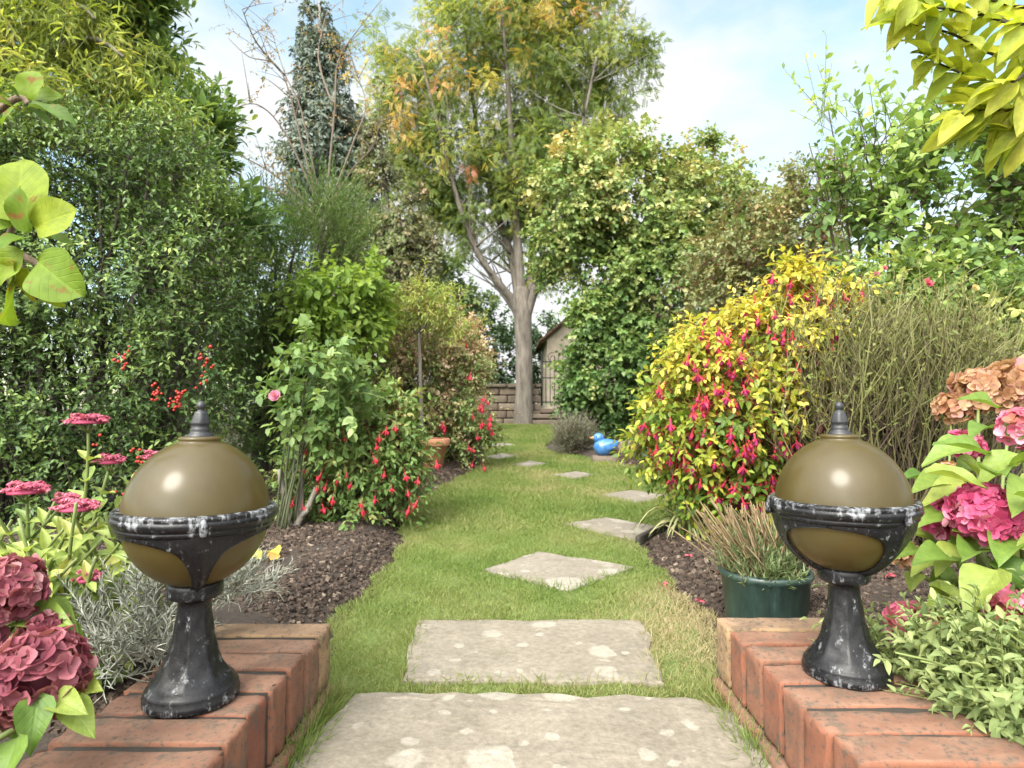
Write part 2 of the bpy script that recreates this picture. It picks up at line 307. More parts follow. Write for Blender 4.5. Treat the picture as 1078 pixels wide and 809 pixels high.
def ground_mat():
    m, Nn, Ln, b = mat('garden_soil'); tcn = Nn.new('ShaderNodeTexCoord'); v = tcn.outputs['Object']
    n1 = nz_node(Nn, Ln, 5, 7, 0.7, v); n2 = nz_node(Nn, Ln, 70, 6, 0.75, v)
    c = ramp_of(Nn, Ln, n1.outputs['Fac'], [(0.3, (0.026, 0.018, 0.013)), (0.7, (0.048, 0.034, 0.025))])
    c = mixc(Nn, Ln, 1.0, c, ramp_of(Nn, Ln, n2.outputs['Fac'], [(0.3, (0.5,) * 3), (0.7, (1.5,) * 3)]), 'MULTIPLY')
    sp = Nn.new('ShaderNodeSeparateXYZ'); Ln.new(v, sp.inputs[0])
    far = Nn.new('ShaderNodeMapRange'); Ln.new(sp.outputs['Y'], far.inputs[0]); far.inputs[1].default_value = 13; far.inputs[2].default_value = 15
    c = mixc(Nn, Ln, far.outputs[0], c, (0.06, 0.10, 0.025))
    Ln.new(c, b.inputs['Base Color']); b.inputs['Roughness'].default_value = 0.95; bump(Nn, Ln, n2.outputs['Fac'], b, 0.8, 0.012); return m
def lawn_mat():
    m, Nn, Ln, b = mat('lawn_turf'); tcn = Nn.new('ShaderNodeTexCoord'); v = tcn.outputs['Object']
    n1 = nz_node(Nn, Ln, 2.6, 6, 0.65, v); n2 = nz_node(Nn, Ln, 90, 5, 0.75, v)
    c = ramp_of(Nn, Ln, n1.outputs['Fac'], [(0.3, (0.075, 0.125, 0.018)), (0.55, (0.12, 0.16, 0.035)), (0.75, (0.20, 0.18, 0.075))])
    c = mixc(Nn, Ln, 1.0, c, ramp_of(Nn, Ln, n2.outputs['Fac'], [(0.3, (0.55,) * 3), (0.7, (1.35,) * 3)]), 'MULTIPLY')
    Ln.new(c, b.inputs['Base Color']); b.inputs['Roughness'].default_value = 0.9; bump(Nn, Ln, n2.outputs['Fac'], b, 0.8, 0.01); return m
def petal_mat(name, cols, trans=0.3, rough=0.6):
    return leaf_mat(name, cols, rough, trans, 0.2, gain=.72)

# ---------------------------------------------------------------- leaf shapes: x along 0..1, y across -.5...5, z curl
def T(v, f): return (np.array(v, float), [np.array(q) for q in f])
DIAM = T([(0, 0, 0), (.42, -.5, .10), (.42, .5, .10), (1, 0, -.08), (.45, 0, -.02)], [[(0, 4, 1), (0, 2, 4), (1, 4, 3), (4, 2, 3)]])
CARD = T([(0, 0, 0), (.45, -.5, .06), (1, 0, -.05), (.45, .5, .06)], [[(0, 1, 2), (0, 2, 3)]])
def grid_leaf(shape, nx=6, curl=0.12, fold=0.12, wave=0.0):
    """shape: list of (x, halfwidth)"""
    xs = [s[0] for s in shape]; ws = [s[1] for s in shape]; V = []; F = []
    X = np.linspace(0, 1, nx)
    for i, x in enumerate(X):
        w = np.interp(x, xs, ws)
        for j, y in enumerate((-1, -.5, 0, .5, 1)):
            V.append((x, y * w, fold * abs(y) * w * 2 - curl * x * x + wave * math.sin(9 * x + 2 * y) * abs(y) * 0.2))
    for i in range(nx - 1):
        for j in range(4):
            a = i * 5 + j; F.append((a, a + 1, a + 6, a + 5))
    return T(V, [F])
OVAL = grid_leaf([(0, .02), (.12, .26), (.3, .44), (.5, .5), (.7, .40), (.87, .22), (1, .01)], 6, .14, .16)
ROUND = grid_leaf([(q, .5 * max(0.0, math.sin(math.pi * q ** .85)) ** .55 + .02) for q in np.linspace(0, 1, 25)], 17, .22, .12, .22)
LANCE = grid_leaf([(q, .5 * max(0.0, math.sin(math.pi * q ** .82)) ** .9 + .008) for q in np.linspace(0, 1, 25)], 10, .24, .14, .15)
OVATE = grid_leaf([(0, .04), (.10, .38), (.25, .5), (.5, .45), (.75, .26), (.9, .11), (1, .01)], 8, .2, .18, .2)
PETAL = grid_leaf([(0, .08), (.3, .36), (.6, .5), (.85, .42), (1, .16)], 4, -.18, .12)
def leaf6():
    return T([(0, 0, 0), (.25, -.42, .07), (.25, .42, .07), (.65, -.40, .05), (.65, .40, .05), (1, 0, -.1), (.3, 0, 0), (.66, 0, -.02)],
             [[(0, 6, 1), (0, 2, 6), (3, 7, 5), (7, 4, 5)], [(1, 6, 7, 3), (6, 2, 4, 7)]])
LEAF = leaf6()
def pinnate(n=5):
    V = []; F = []
    def card(p, d, l, w):
        d = np.array(d); s = np.array((-d[1], d[0], 0)); b = len(V)
        V.extend([p, p + d * l * .5 + s * w * .5 + (0, 0, .02), p + d * l + (0, 0, -.03), p + d * l * .5 - s * w * .5 + (0, 0, .02)]); F.append((b, b + 1, b + 2, b + 3))
    for i in range(n):
        x = .2 + .7 * i / n
        for s in (-1, 1): card(np.array((x, 0, -.15 * x * x)), (.5, .87 * s, 0), .36, .13)
    card(np.array((.9, 0, -.12)), (1, 0, 0), .3, .12)
    return T(V, [F])
PINN = pinnate()

def leaf_batch(Pn, D, Nn_, Ln_, Wd, tint, tmpl):
    """place one shape at every point: D direction, Nn_ wanted normal"""
    V, Fs = tmpl; D = nrm(D); B = nrm(np.cross(Nn_, D)); Nv = np.cross(D, B); k = len(V); n = len(Pn)
    L3 = np.broadcast_to(np.asarray(Ln_, float), (n,))[:, None, None]; W3 = np.broadcast_to(np.asarray(Wd, float), (n,))[:, None, None]
    out = Pn[:, None] + D[:, None] * (V[None, :, 0:1] * L3) + B[:, None] * (V[None, :, 1:2] * W3) + Nv[:, None] * (V[None, :, 2:3] * L3)
    F2 = [(f[None] + (np.arange(n) * k)[:, None, None]).reshape(-1, f.shape[1]) for f in Fs]
    return out.reshape(-1, 3), F2, np.repeat(tint, k), np.tile(V, (n, 1))
def crown(name, parent, m, ells, n, tl, lpt, size, w=0.5, tmpl=DIAM, up=0.3, droop=0.15, ldroop=0.1, jit=0.6, clumps=None, csig=0.28, shell=0.45, spread=0.9, nup=1.1,
          tb=0.5, tvar=0.16, cvar=0.18, tgrad=0.0, seed=1, stem_m=None, stem_r=0.0015, stem_frac=1.0, sizevar=0.3, luv=False, floor=None, ymax=None):
    """leafy twigs gathered in clumps through the volume of a set of ellipsoids"""
    g = np.random.default_rng(seed); E_ = np.array(ells, float)
    vol = E_[:, 6] * (E_[:, 3] * E_[:, 4] * E_[:, 5]) ** 0.67; pr = vol / vol.sum()
    K = clumps or max(12, n // 14)
    ci = g.choice(len(E_), K, p=pr); u = nrm(g.normal(size=(K, 3))); r = shell + (1 - shell) * g.random(K) ** 0.7
    C = E_[ci, :3] + u * r[:, None] * E_[ci, 3:6] * 0.93; Rm = E_[ci, 3:6]; cw = g.random(K) ** 0.7 + 0.25; ctint = g.normal(0, cvar, K)
    k = g.choice(K, n, p=cw / cw.sum())
    Pn = C[k] + g.normal(0, csig, (n, 3)) * np.minimum(Rm[k], Rm[k].mean(1, keepdims=True))
    out = nrm((Pn - E_[ci[k], :3]) / Rm[k] ** 1.0)
    Dn = nrm(out + np.array((0, 0, up)) + g.normal(0, jit, (n, 3)))
    if floor is not None:
        Pn[:, 2] = np.maximum(Pn[:, 2], floor + g.random(n) * 0.05)
    tl_ = tl * (0.6 + 0.8 * g.random(n)); s = (np.arange(lpt) + 0.6) / lpt
    zlo, zhi = (E_[:, 2] - E_[:, 5]).min(), (E_[:, 2] + E_[:, 5]).max()
    tt = tb + ctint[k] + g.normal(0, tvar, n) + tgrad * ((Pn[:, 2] - zlo) / (zhi - zlo) - 0.5)
    S = s[None] + g.normal(0, 0.06, (n, lpt)); pos = Pn[:, None] + Dn[:, None] * (S * tl_[:, None])[..., None]; pos[..., 2] -= droop * tl_[:, None] * S ** 2
    td = Dn[:, None] + np.zeros((1, lpt, 1)); td = td.copy(); td[..., 2] -= 2 * droop * S; td = nrm(td)
    ref = g.normal(size=(n, 1, 3)); b1 = nrm(np.cross(td, ref)); b2 = np.cross(td, b1)
    ang = np.arange(lpt)[None] * 2.4 + g.random((n, 1)) * 6.28 + g.normal(0, .4, (n, lpt)); side = np.cos(ang)[..., None] * b1 + np.sin(ang)[..., None] * b2
    ld = td * (0.35 + 0.9 * S[..., None] ** 2) + side * spread; ld[..., 2] -= ldroop; ld = nrm(ld + g.normal(0, .18, ld.shape))
    nn = np.array((0, 0, nup)) + out[:, None] * 0.35 + td * 0.25 + g.normal(0, .42, ld.shape)
    sz = size * (1 - sizevar + 2 * sizevar * g.random((n, lpt))) * (1.08 - 0.35 * np.clip(S, 0, 1) ** 3)
    t = np.clip(tt[:, None] + g.normal(0, .09, (n, lpt)), 0.01, 0.99)
    V, F, ti, uv = leaf_batch(pos.reshape(-1, 3), ld.reshape(-1, 3), nn.reshape(-1, 3), sz.ravel(), sz.ravel() * w, t.ravel(), tmpl)
    o = build(name, V, F, m, parent, ti, uv if luv else None)
    if stem_m is not None and stem_r > 0:
        q = np.arange(n) if stem_frac >= 1 else g.choice(n, int(n * stem_frac), replace=False)
        z0 = np.zeros((len(q), 1)); S4 = np.array((-0.25, 0.3, 0.95)); pp = Pn[q][:, None] + Dn[q][:, None] * (S4[None] * tl_[q][:, None])[..., None]; pp[..., 2] -= droop * tl_[q][:, None] * S4 ** 2
        V, F = tubes3(pp, stem_r * np.array((1.0, 0.8, 0.4)))
        tag(build('twigs', V, F, stem_m, parent, np.full(len(V), .5)), kind='stuff')
    if name != 'crown' and name != 'foliage': tag(o, kind='stuff')
    tips = Pn + Dn * tl_[:, None]; tips[:, 2] -= droop * tl_
    return o, C, Pn, tips
def tubes3(pp, rad):
    """many thin three-sided tubes: pp (n,k,3), rad (k,) or (n,k)"""
    n, k, _ = pp.shape; t = nrm(np.gradient(pp, axis=1)); ref = np.array((0.3, 0.8, 0.52)); b = nrm(np.cross(t, ref)); c = np.cross(b, t)
    a = np.array((0, 2.094, 4.189)); rad = np.broadcast_to(rad, (n, k))
    V = pp[:, :, None] + rad[:, :, None, None] * (np.cos(a)[None, None, :, None] * b[:, :, None] + np.sin(a)[None, None, :, None] * c[:, :, None])
    f = []
    for i in range(k - 1):
        for j in range(3):
            q = (j + 1) % 3; f.append((i * 3 + j, i * 3 + q, i * 3 + 3 + q, i * 3 + 3 + j))
    F = (np.array(f)[None] + (np.arange(n) * k * 3)[:, None, None]).reshape(-1, 4)
    return V.reshape(-1, 3), [F]
def stems(parent, m, base, targets, r0=0.012, r1=0.003, spread=0.08, name='stems', bow=0.25, seed=3, sides=6, follow=0.0):
    g = np.random.default_rng(seed); b = MB(); base = np.array(base, float)
    for tgt in targets:
        s = base + np.array((g.normal(0, spread), g.normal(0, spread), -0.02)); tgt = np.array(tgt); s[:2] += follow * (tgt[:2] - s[:2])
        mid = s * 0.5 + tgt * 0.5; mid[:2] = s[:2] * (0.5 + bow) + tgt[:2] * (0.5 - bow); mid[2] += 0.12 * (tgt[2] - s[2])
        p = bez(s, mid, tgt, 9) + np.cumsum(g.normal(0, 0.004, (9, 3)), 0); rr = np.linspace(r0, r1, 9) * (0.8 + 0.4 * g.random())
        V, F = tube(p, rr, sides); b.add(V, F)
    return b.build(name, m, parent)

# ---------------------------------------------------------------- shared materials
M_brick = brick_mat(); M_mortar = plain('mortar', (0.034, 0.028, 0.021), 0.95, nscale=90)
M_iron = iron_mat(); M_globe = globe_mat(); M_finial = plain('finial_paint', (0.022, 0.023, 0.026), 0.42, nscale=60)
M_slab = stone_mat('lichened_flagstone', (0.145, 0.125, 0.096), (0.225, 0.197, 0.155))
M_step = stone_mat('stepping_flag', (0.155, 0.135, 0.108), (0.225, 0.196, 0.16), True, 5)
M_bark = bark_mat('grey_bark', (0.10, 0.085, 0.07), (0.26, 0.235, 0.20), 24, 7)
M_twig = plain('brown_twig', (0.075, 0.05, 0.032), 0.9); M_dtwig = plain('dark_twig', (0.045, 0.036, 0.026), 0.9); M_gstem = plain('green_stem', (0.14, 0.18, 0.05), 0.7)
M_rcane = plain('dark_green_cane', (0.05, 0.06, 0.025), 0.7); M_rstem = plain('red_stem', (0.16, 0.05, 0.03), 0.7); M_soilchip = tint_mat('bark_mulch', [(0.022, 0.014, 0.010), (0.05, 0.032, 0.022), (0.085, 0.06, 0.043), (0.22, 0.17, 0.13)], 0.95, 80, .4)

# ---------------------------------------------------------------- ground, lawn
lb = [(350, 655), (375, 635), (400, 610), (420, 585), (428, 565), (424, 552), (440, 528), (470, 511), (498, 497), (513, 486), (511, 471), (507, 459), (505, 450)]
rb = [(752, 656), (730, 640), (700, 610), (675, 582), (668, 571), (700, 554), (716, 536), (712, 515), (690, 497), (640, 487), (605, 480), (580, 476), (570, 471), (578, 465), (592, 457), (596, 449)]
def border(px, inner, yw):
    pts = [(-0.6, inner), (yw, inner)] + [(G(*q)[1], G(*q)[0]) for q in px] + [(13.2, None)]
    ys = [p[0] for p in pts]; xs = [p[1] if p[1] is not None else pts[-2][1] for p in pts]
    o = np.argsort(ys, kind='stable'); return np.array(ys)[o], np.array(xs)[o]
LY, LX = border(lb, -0.362, 1.2); RY, RX = border(rb, 0.412, 1.24)
def xl(y): return np.interp(y, LY, LX)
def xr(y): return np.interp(y, RY, RX)
def wob(y, s): return 0.012 * np.sin(y * 17 + s) + 0.008 * np.sin(y * 41 + 2 * s)
xs = np.concatenate([[-300, -120, -50, -25, -14, -9, -6.5], np.arange(-5, 5.01, 0.06), [6.5, 9, 14, 25, 50, 120, 300]])
ys = np.concatenate([[-300, -100, -30, -10, -4, -2], np.arange(-1, 15.01, 0.06), [17, 20, 26, 40, 80, 160, 400, 900]])
XX, YY = np.meshgrid(xs, ys); gzv = np.vectorize(gz)
d_out = np.maximum(xl(YY) - XX, XX - xr(YY)); inb = (YY > -0.6) & (YY < 13.2)
ss = np.clip((d_out + 0.02) / 0.22, 0, 1); ss = ss * ss * (3 - 2 * ss)
bumpn = np.array([noise.fractal(Vector((a * 2.2, b * 2.2, 0)), 1.0, 2.0, 4) for a, b in zip(XX.ravel(), YY.ravel())]).reshape(XX.shape)
near = (np.abs(XX) < 6) & (YY < 15)
ZZ = gzv(YY) + np.where(inb, ss * (0.05 + 0.02 * bumpn) - 0.03 * (1 - ss), 0.02) * near
ny, nx = XX.shape; i, j = np.meshgrid(np.arange(ny - 1), np.arange(nx - 1), indexing='ij')
F = np.stack([i * nx + j, i * nx + j + 1, (i + 1) * nx + j + 1, (i + 1) * nx + j], -1).reshape(-1, 4)
tag(build('ground', np.stack([XX, YY, ZZ], -1).reshape(-1, 3), [F], ground_mat()), kind='structure')
def bed_z(x, y):
    d = max(xl(y) - x, x - xr(y)); s = min(1, max(0, (d + .02) / .22)); s = s * s * (3 - 2 * s)
    return gz(y) + s * 0.05 - 0.03 * (1 - s)
yl = np.concatenate([np.arange(-0.6, 4, 0.02), np.arange(4, 13.2, 0.06)]); nc = 24; t = np.linspace(0, 1, nc)
A = xl(yl) + wob(yl, 0); B = xr(yl) + wob(yl, 3)
LXX = A[:, None] * (1 - t) + B[:, None] * t; LYY = yl[:, None] + 0 * t; LZZ = gzv(LYY) + 0.004 * np.sin(LXX * 23) * np.sin(LYY * 19)
edge = np.minimum(t, 1 - t)[None] * (B - A)[:, None]; LZZ = LZZ - 0.03 * np.clip(1 - edge / 0.02, 0, 1)
i, j = np.meshgrid(np.arange(len(yl) - 1), np.arange(nc - 1), indexing='ij')
F = np.stack([i * nc + j, i * nc + j + 1, (i + 1) * nc + j + 1, (i + 1) * nc + j], -1).reshape(-1, 4)
tag(build('lawn', np.stack([LXX, LYY, LZZ], -1).reshape(-1, 3), [F], lawn_mat()), kind='structure')

# ---------------------------------------------------------------- stone slabs
def slab(pts, z, th, m, label, group, cat, name, bev=0.007, wobble=0.006, sub=6, tilt=0.0):
    pts = np.array(pts, float); ring = []
    for a, b in zip(pts, np.roll(pts, -1, 0)):
        for k in range(sub): ring.append(a + (b - a) * k / sub)
    ring = np.array(ring); n = len(ring); c = ring.mean(0)
    ring = ring + rng.normal(0, wobble, ring.shape) * np.array((1, 1))
    inw = nrm(c - ring)
    zz = lambda q: np.array([gz(y) for y in q[:, 1]]) + z + tilt * (q[:, 1] - c[1])
    V = []; levels = [(ring, -th), (ring, -bev), (ring + inw * bev * .35, -bev * .3), (ring + inw * bev, 0), (ring + inw * bev * 5, 0.001)]
    for q, dz in levels: V.append(np.column_stack([q, zz(q) + dz + (rng.normal(0, .0012, n) if dz > -th else 0)]))
    V = np.concatenate(V); F = []
    for l in range(len(levels) - 1):
        for k in range(n): k2 = (k + 1) % n; F.append((l * n + k, l * n + k2, (l + 1) * n + k2, (l + 1) * n + k))
    o = build(name, V, [np.array(F), np.arange((len(levels) - 1) * n, len(levels) * n)[None]], m, smooth=False)
    return tag(o, label, cat, group)
near_slab = [(-0.348, -0.45), (0.408, -0.45), (0.407, 0.95), (0.425, 1.06), (0.40, 1.17), (0.335, 1.222), (0.10, 1.232), (-0.16, 1.240), (-0.30, 1.233), (-0.343, 1.08), (-0.35, 0.9)]
slab(near_slab, 0.012, 0.05, M_slab, 'big grey flagstone in front, filling the gap between the two brick walls', 'stone slabs leading across the lawn', 'paving slab', 'paving_slab')
second = [G(422, 721)[:2], G(697, 722)[:2], G(674, 656)[:2], G(441, 656)[:2]]
slab(second, 0.010, 0.05, M_slab, 'rectangular lichen spotted flagstone just beyond the brick wall ends', 'stone slabs leading across the lawn', 'paving slab', 'paving_slab')
flag_px = [[(508, 602), (597, 624), (668, 599), (567, 582)], [(592, 553), (668, 571), (703, 557), (638, 546)], [(630, 522), (672, 531), (708, 524), (665, 517)],
           [(580, 501), (603, 506), (630, 501), (606, 497)], [(538, 490), (556, 494), (578, 489), (558, 486)], [(508, 482), (524, 485), (547, 481), (528, 478)], [(509, 470), (520, 472), (545, 469), (530, 467)]]
flag_lab = ['pale diamond shaped stepping stone nearest the two lamps, set in grass', 'stepping stone touching the dark edging board of the soil bed', 'stepping stone beside the low left skirt of the golden fuchsia',
            'stepping stone in the lawn in front of the grey bush by the bird', 'small far stepping stone, fifth in line from the big slabs', 'thin far stepping stone near the curve of the left bed', 'farthest sliver of stepping stone, close to the tree trunk']
flags = []
for q, lab in zip(flag_px, flag_lab):
    w_ = [G(*p)[:2] for p in q]; flags.append(w_)
    slab(w_, 0.008, 0.04, M_step, lab, 'stepping stones curving over the lawn', 'stepping stone', 'stepping_stone', 0.006, 0.004)
def in_poly(x, y, poly):
    c = np.zeros(len(x), bool); n = len(poly)
    for k in range(n):
        x1, y1 = poly[k]; x2, y2 = poly[(k + 1) % n]
        c ^= ((y1 > y) != (y2 > y)) & (x < (x2 - x1) * (y - y1) / (y2 - y1 + 1e-12) + x1)
    return c

# ---------------------------------------------------------------- brick walls
def brick_wall(x0, x1, yend, label, side, seed):
    g = np.random.default_rng(seed); xc = (x0 + x1) / 2; w = x1 - x0; H = 0.142
    root = empty('brick_wall', (xc, yend - 0.6, 0), label, 'brick wall', 'low brick walls either side of the path')
    b = MB(); y = yend; k = 0
    while y > -0.45:
        d = 0.0635 + g.normal(0, .001); q, F = rbox(w + g.normal(0, .004), d, 0.113, 0.003, 6, .001)
        a = g.normal(0, .007); ca, sa = math.cos(a), math.sin(a); q = q @ np.array(((ca, sa, 0), (-sa, ca, 0), (0, 0, 1)))
        q = q + (xc + g.normal(0, .0022), y - d / 2, H - 0.113 / 2 + g.normal(0, .0016))
        b.add(q, F, 0.9 if k == 0 else float(np.clip(g.normal(.36, .2), 0, .75))); y -= d + 0.0125; k += 1
    b.build('coping', M_brick, root)
    b = MB(); y = yend + 0.004
    while y > -0.45:
        d = 0.213; q, F = rbox(w + 0.026, d, 0.07, 0.004, 5); q = q + (xc, y - d / 2, 0.025 - 0.035 + g.normal(0, .001)); b.add(q, F, float(np.clip(g.normal(.5, .25), 0, 1))); y -= d + 0.009
    b.build('base_course', M_brick, root)
    q, F = rbox(w - 0.016, yend + 0.45, 0.132, 0.002, 2, 0); q = q + (xc, (yend - 0.45) / 2 - 0.008, 0.0715); b = MB(); b.add(q, F); b.build('mortar', M_mortar, root)
brick_wall(-0.588, -0.362, 1.245, 'low red brick wall under the lamp with flat front rib, beside the dusky hydrangea', -1, 11)
brick_wall(0.415, 0.637, 1.272, 'low red brick wall under the lamp whose smooth panel faces the path, near the green pot', 1, 12)

# ---------------------------------------------------------------- pedestal lamps
def lamp(loc, rot, label, tilt):
    root = empty('pedestal_lamp', loc, label, 'garden lamp', 'globe lamps on the brick walls'); x, y, z = loc
    ped = [(0.0, 0.0), (0.071, 0.0), (0.0735, 0.003), (0.0735, 0.011), (0.0705, 0.014), (0.0715, 0.018), (0.0690, 0.022), (0.0655, 0.024), (0.0645, 0.028), (0.0585, 0.033), (0.0515, 0.040), (0.0445, 0.052), (0.0380, 0.067), (0.0325, 0.087), (0.0285, 0.110), (0.0260, 0.128), (0.0255, 0.142),
           (0.030, 0.147), (0.040, 0.150), (0.0435, 0.154), (0.0435, 0.168), (0.0410, 0.173), (0.0, 0.174)]
    pr = []
    for a, b in zip(ped[:-1], ped[1:]):
        n = 3 if abs(a[1] - b[1]) > .008 else 1
        pr += [(a[0] + (b[0] - a[0]) * k / n, a[1] + (b[1] - a[1]) * k / n) for k in range(n)]
    pr.append(ped[-1]); pr = np.array(pr)
    def mod(a, zz):
        act = np.clip((zz - 0.027) / 0.01, 0, 1) * np.clip((0.142 - zz) / 0.02, 0, 1)
        rib = np.abs(np.sin(4 * (a + rot) )) ** 0.6
        leafr = np.cos(8 * (a + rot)) * np.sin(zz * 190) * 0.018
        return 1 + act * (0.075 * (1 - rib) - 0.02 + leafr)
    V, F = lathe(pr, 96, x, y, z, mod); tt = 0.08 + 0.45 * np.exp(-((V[:, 2] - z) / 0.014) ** 2) + 0.15 * np.clip(1 - np.abs(V[:, 2] - z - 0.165) / .02, 0, 1)
    b = MB(); b.add(V, F, tt); b.build('pedestal', M_iron, root)
    gc = z + 0.270; Rg = 0.1135; LOWZ = .92
    th = np.linspace(-math.pi / 2 + .02, math.radians(73), 44); prof = [(Rg * math.cos(a), Rg * math.sin(a) * (LOWZ if a < 0 else 1)) for a in th]
    top = prof[-1]; prof += [(top[0] - .001, top[1] + .003), (0.0335, top[1] + .004), (0.032, top[1] + .008), (0.018, top[1] + .009), (0.0, top[1] + .009)]
    V, F = lathe(prof, 72, x, y, gc); b = MB(); b.add(V, F); b.build('globe', M_globe, root)
    # equator band with grooves
    band = [(0.112, -.016), (0.118, -.0165), (0.1215, -.012), (0.1205, -.0085), (0.124, -.006), (0.1265, -.002), (0.1265, .003), (0.1245, .005), (0.1250, .007), (0.1250, .0105), (0.1225, .0125), (0.1180, .0135), (0.1130, .0125)]
    pr = [];
    for a, c in zip(band[:-1], band[1:]): pr += [a, ((a[0] + c[0]) / 2, (a[1] + c[1]) / 2)]
    pr.append(band[-1]); V, F = lathe(pr, 96, x, y, gc)
    wv = np.array([noise.noise(Vector(v) * 40) for v in V]); V[:, 2] += 0.0007 * wv
    b = MB(); b.add(V, F, 0.25 + 0.38 * np.clip((V[:, 2] - gc + .002) / .01, 0, 1)); b.build('band', M_iron, root)
    # four arms hugging the lower half of the globe
    lat = np.concatenate([np.linspace(-4, -10.8, 4), np.linspace(-11, -15, 9), np.linspace(-16, -24, 6), np.linspace(-27, -80, 16)])
    def hw(l):
        l = -l; return np.interp(l, [0, 11.0, 11.8, 12.6, 14, 17, 20, 26, 33, 45, 56, 66, 80], [59.8, 59.8, 50, 42, 35, 25, 18.5, 13.5, 10.5, 8.5, 8.5, 11, 28])
    for k in range(3):
        b = MB(); V = []; nw = 15; Rr = Rg + 0.0055
        for layer, rr in ((0, Rr), (1, Rg + 0.0008)):
            for l in lat:
                for s_ in np.linspace(-1, 1, nw):
                    a = rot + k * math.pi / 1.5 + R(hw(l)) * s_; lift = 0.004 * math.exp(-(s_ * hw(l) / 4.5) ** 2) if layer == 0 else 0
                    q = (rr + lift) * np.array((math.cos(R(l)) * math.cos(a), math.cos(R(l)) * math.sin(a), math.sin(R(l)) * LOWZ)); V.append(q + (x, y, gc))
        nl = len(lat); F = []
        for l in range(nl - 1):
            for s_ in range(nw - 1):
                i0 = l * nw + s_; F.append((i0, i0 + 1, i0 + nw + 1, i0 + nw)); o_ = nl * nw; F.append((o_ + i0, o_ + i0 + nw, o_ + i0 + nw + 1, o_ + i0 + 1))
            for s_ in (0, nw - 1):
                i0 = l * nw + s_; F.append((i0, i0 + nw, nl * nw + i0 + nw, nl * nw + i0))
        b.add(V, [F], 0.15)
        a = rot + k * math.pi / 1.5; cx, cy = x + math.cos(a) * .1265, y + math.sin(a) * .1265
        q, F2 = lathe([(0.0, -.010), (0.0045, -.009), (0.0062, -.003), (0.0055, .008), (0.0035, .013), (0, .0145)], 12, cx, cy, gc - .004); ao = b.build('arm', M_iron, root); b = MB(); b.add(q, F2, 0.6); b.build('bolt', M_iron, ao)
    zt = gc + Rg * math.sin(R(73)) + .009
    fin = [(0.0205, -.002), (0.021, .0015), (0.0165, .004), (0.0145, .008), (0.0155, .010), (0.0140, .012), (0.0130, .0165), (0.0150, .0185), (0.0152, .0205), (0.0105, .034), (0.0098, .0365), (0.0060, .038), (0.0055, .0395)]
    fin += [(0.0078 * math.cos(a), .0455 + .0078 * math.sin(a)) for a in np.linspace(-.7, math.pi / 2, 8)]
    V, F = lathe(fin, 24, x, y, zt, lambda a, zz: 1 + 0.06 * np.cos(6 * a) * ((zz > .018) & (zz < .036))); b = MB(); b.add(V, F); b.build('finial', M_finial, root)
    # keep upright but let it lean a touch, as the photographed pair do
    root.rotation_euler = (0, R(tilt), 0); root.scale = (.885, .885, .99)
lamp((P(202, 737, .927)[0], 0.927, 0.1425), R(-59.5), 'bronze globe lamp with its black rib facing forward, beside pink sedum', 0.6)
lamp((P(891, 712, 1.01)[0], 1.01, 0.1425), R(-68.7), 'bronze globe lamp with an open globe panel facing forward, beside the pink hydrangea', -0.3)

# ---------------------------------------------------------------- far end of the garden: stone wall, steps, gate, outbuilding
def gp(px, py): return G(px, py)
M_wall = tint_mat('sandstone', [(0.09, 0.07, 0.052), (0.155, 0.12, 0.088), (0.22, 0.18, 0.135)], 0.9, 22, .45)
wr = empty('stone_wall', (-0.6, 13.35, gz(13.3)), 'old sandstone garden wall with coping left of the tree trunk', 'stone wall')
b = MB(); z = gz(13.3) - .05; g = np.random.default_rng(5)
for c in range(5):
    hgt = 0.165; x = -5.5
    while x < 0.56:
        w_ = 0.25 + 0.25 * g.random(); w_ = min(w_, 0.62 - x); q, F = rbox(w_ - .012, .3, hgt - .012, .012, 3, .002); b.add(q + (x + w_ / 2, 13.4 + g.normal(0, .006), z + hgt / 2), F, float(np.clip(g.normal(.5, .22), 0, 1))); x += w_
    z += hgt
b.build('courses', M_wall, wr); b = MB(); x = -5.5
while x < 0.56:
    w_ = min(0.6, 0.64 - x); q, F = rbox(w_ - .01, .4, .08, .02, 3, .003); b.add(q + (x + w_ / 2, 13.4, z + .042), F, float(g.random() * .6)); x += w_
b.build('coping', M_wall, wr)
b = MB(); q, F = rbox(6.0, .22, .8, .01, 1, 0); b.add(q + (-2.5, 13.4, z - .42), F, .1); b.build('mortar', M_mortar, wr)
sroot = empty('garden_steps', (1.1, 12.9, gz(12.9)), 'low dark stone steps up to the iron gate by the trunk', 'steps')
for k, (yy, zz, dd) in enumerate(((12.85, .05, .5), (13.2, .17, .5), (13.6, .29, .7))):
    b = MB(); q, F = rbox(1.5, dd, .09, .012, 4, .002); b.add(q + (1.18, yy, gz(13) + zz), F, .45); q, F = rbox(1.44, dd - .1, .12, .01, 3, .002); b.add(q + (1.18, yy + .03, gz(13) + zz - .102), F, .1); b.build('step', M_wall, sroot)
M_gate = plain('black_gate_paint', (0.015, 0.015, 0.016), 0.5)
gx0, gx1, gy, gzb = 0.66, 1.62, 13.75, gz(13) + .40
groot = empty('iron_gate', (1.14, gy, gzb), 'thin black iron bar gate with a scrolled top beside the trunk', 'gate')
for xx in (gx0, gx1):
    b = MB(); V, F = tube([(xx, gy, gzb), (xx, gy, gzb + 1.22)], .02, 6); b.add(V, F); b.build('gate_post', M_gate, groot)
for zz in (.08, .62, .98):
    b = MB(); V, F = tube([(gx0, gy, gzb + zz), (gx1, gy, gzb + zz)], .014, 4); b.add(V, F); b.build('rail', M_gate, groot)
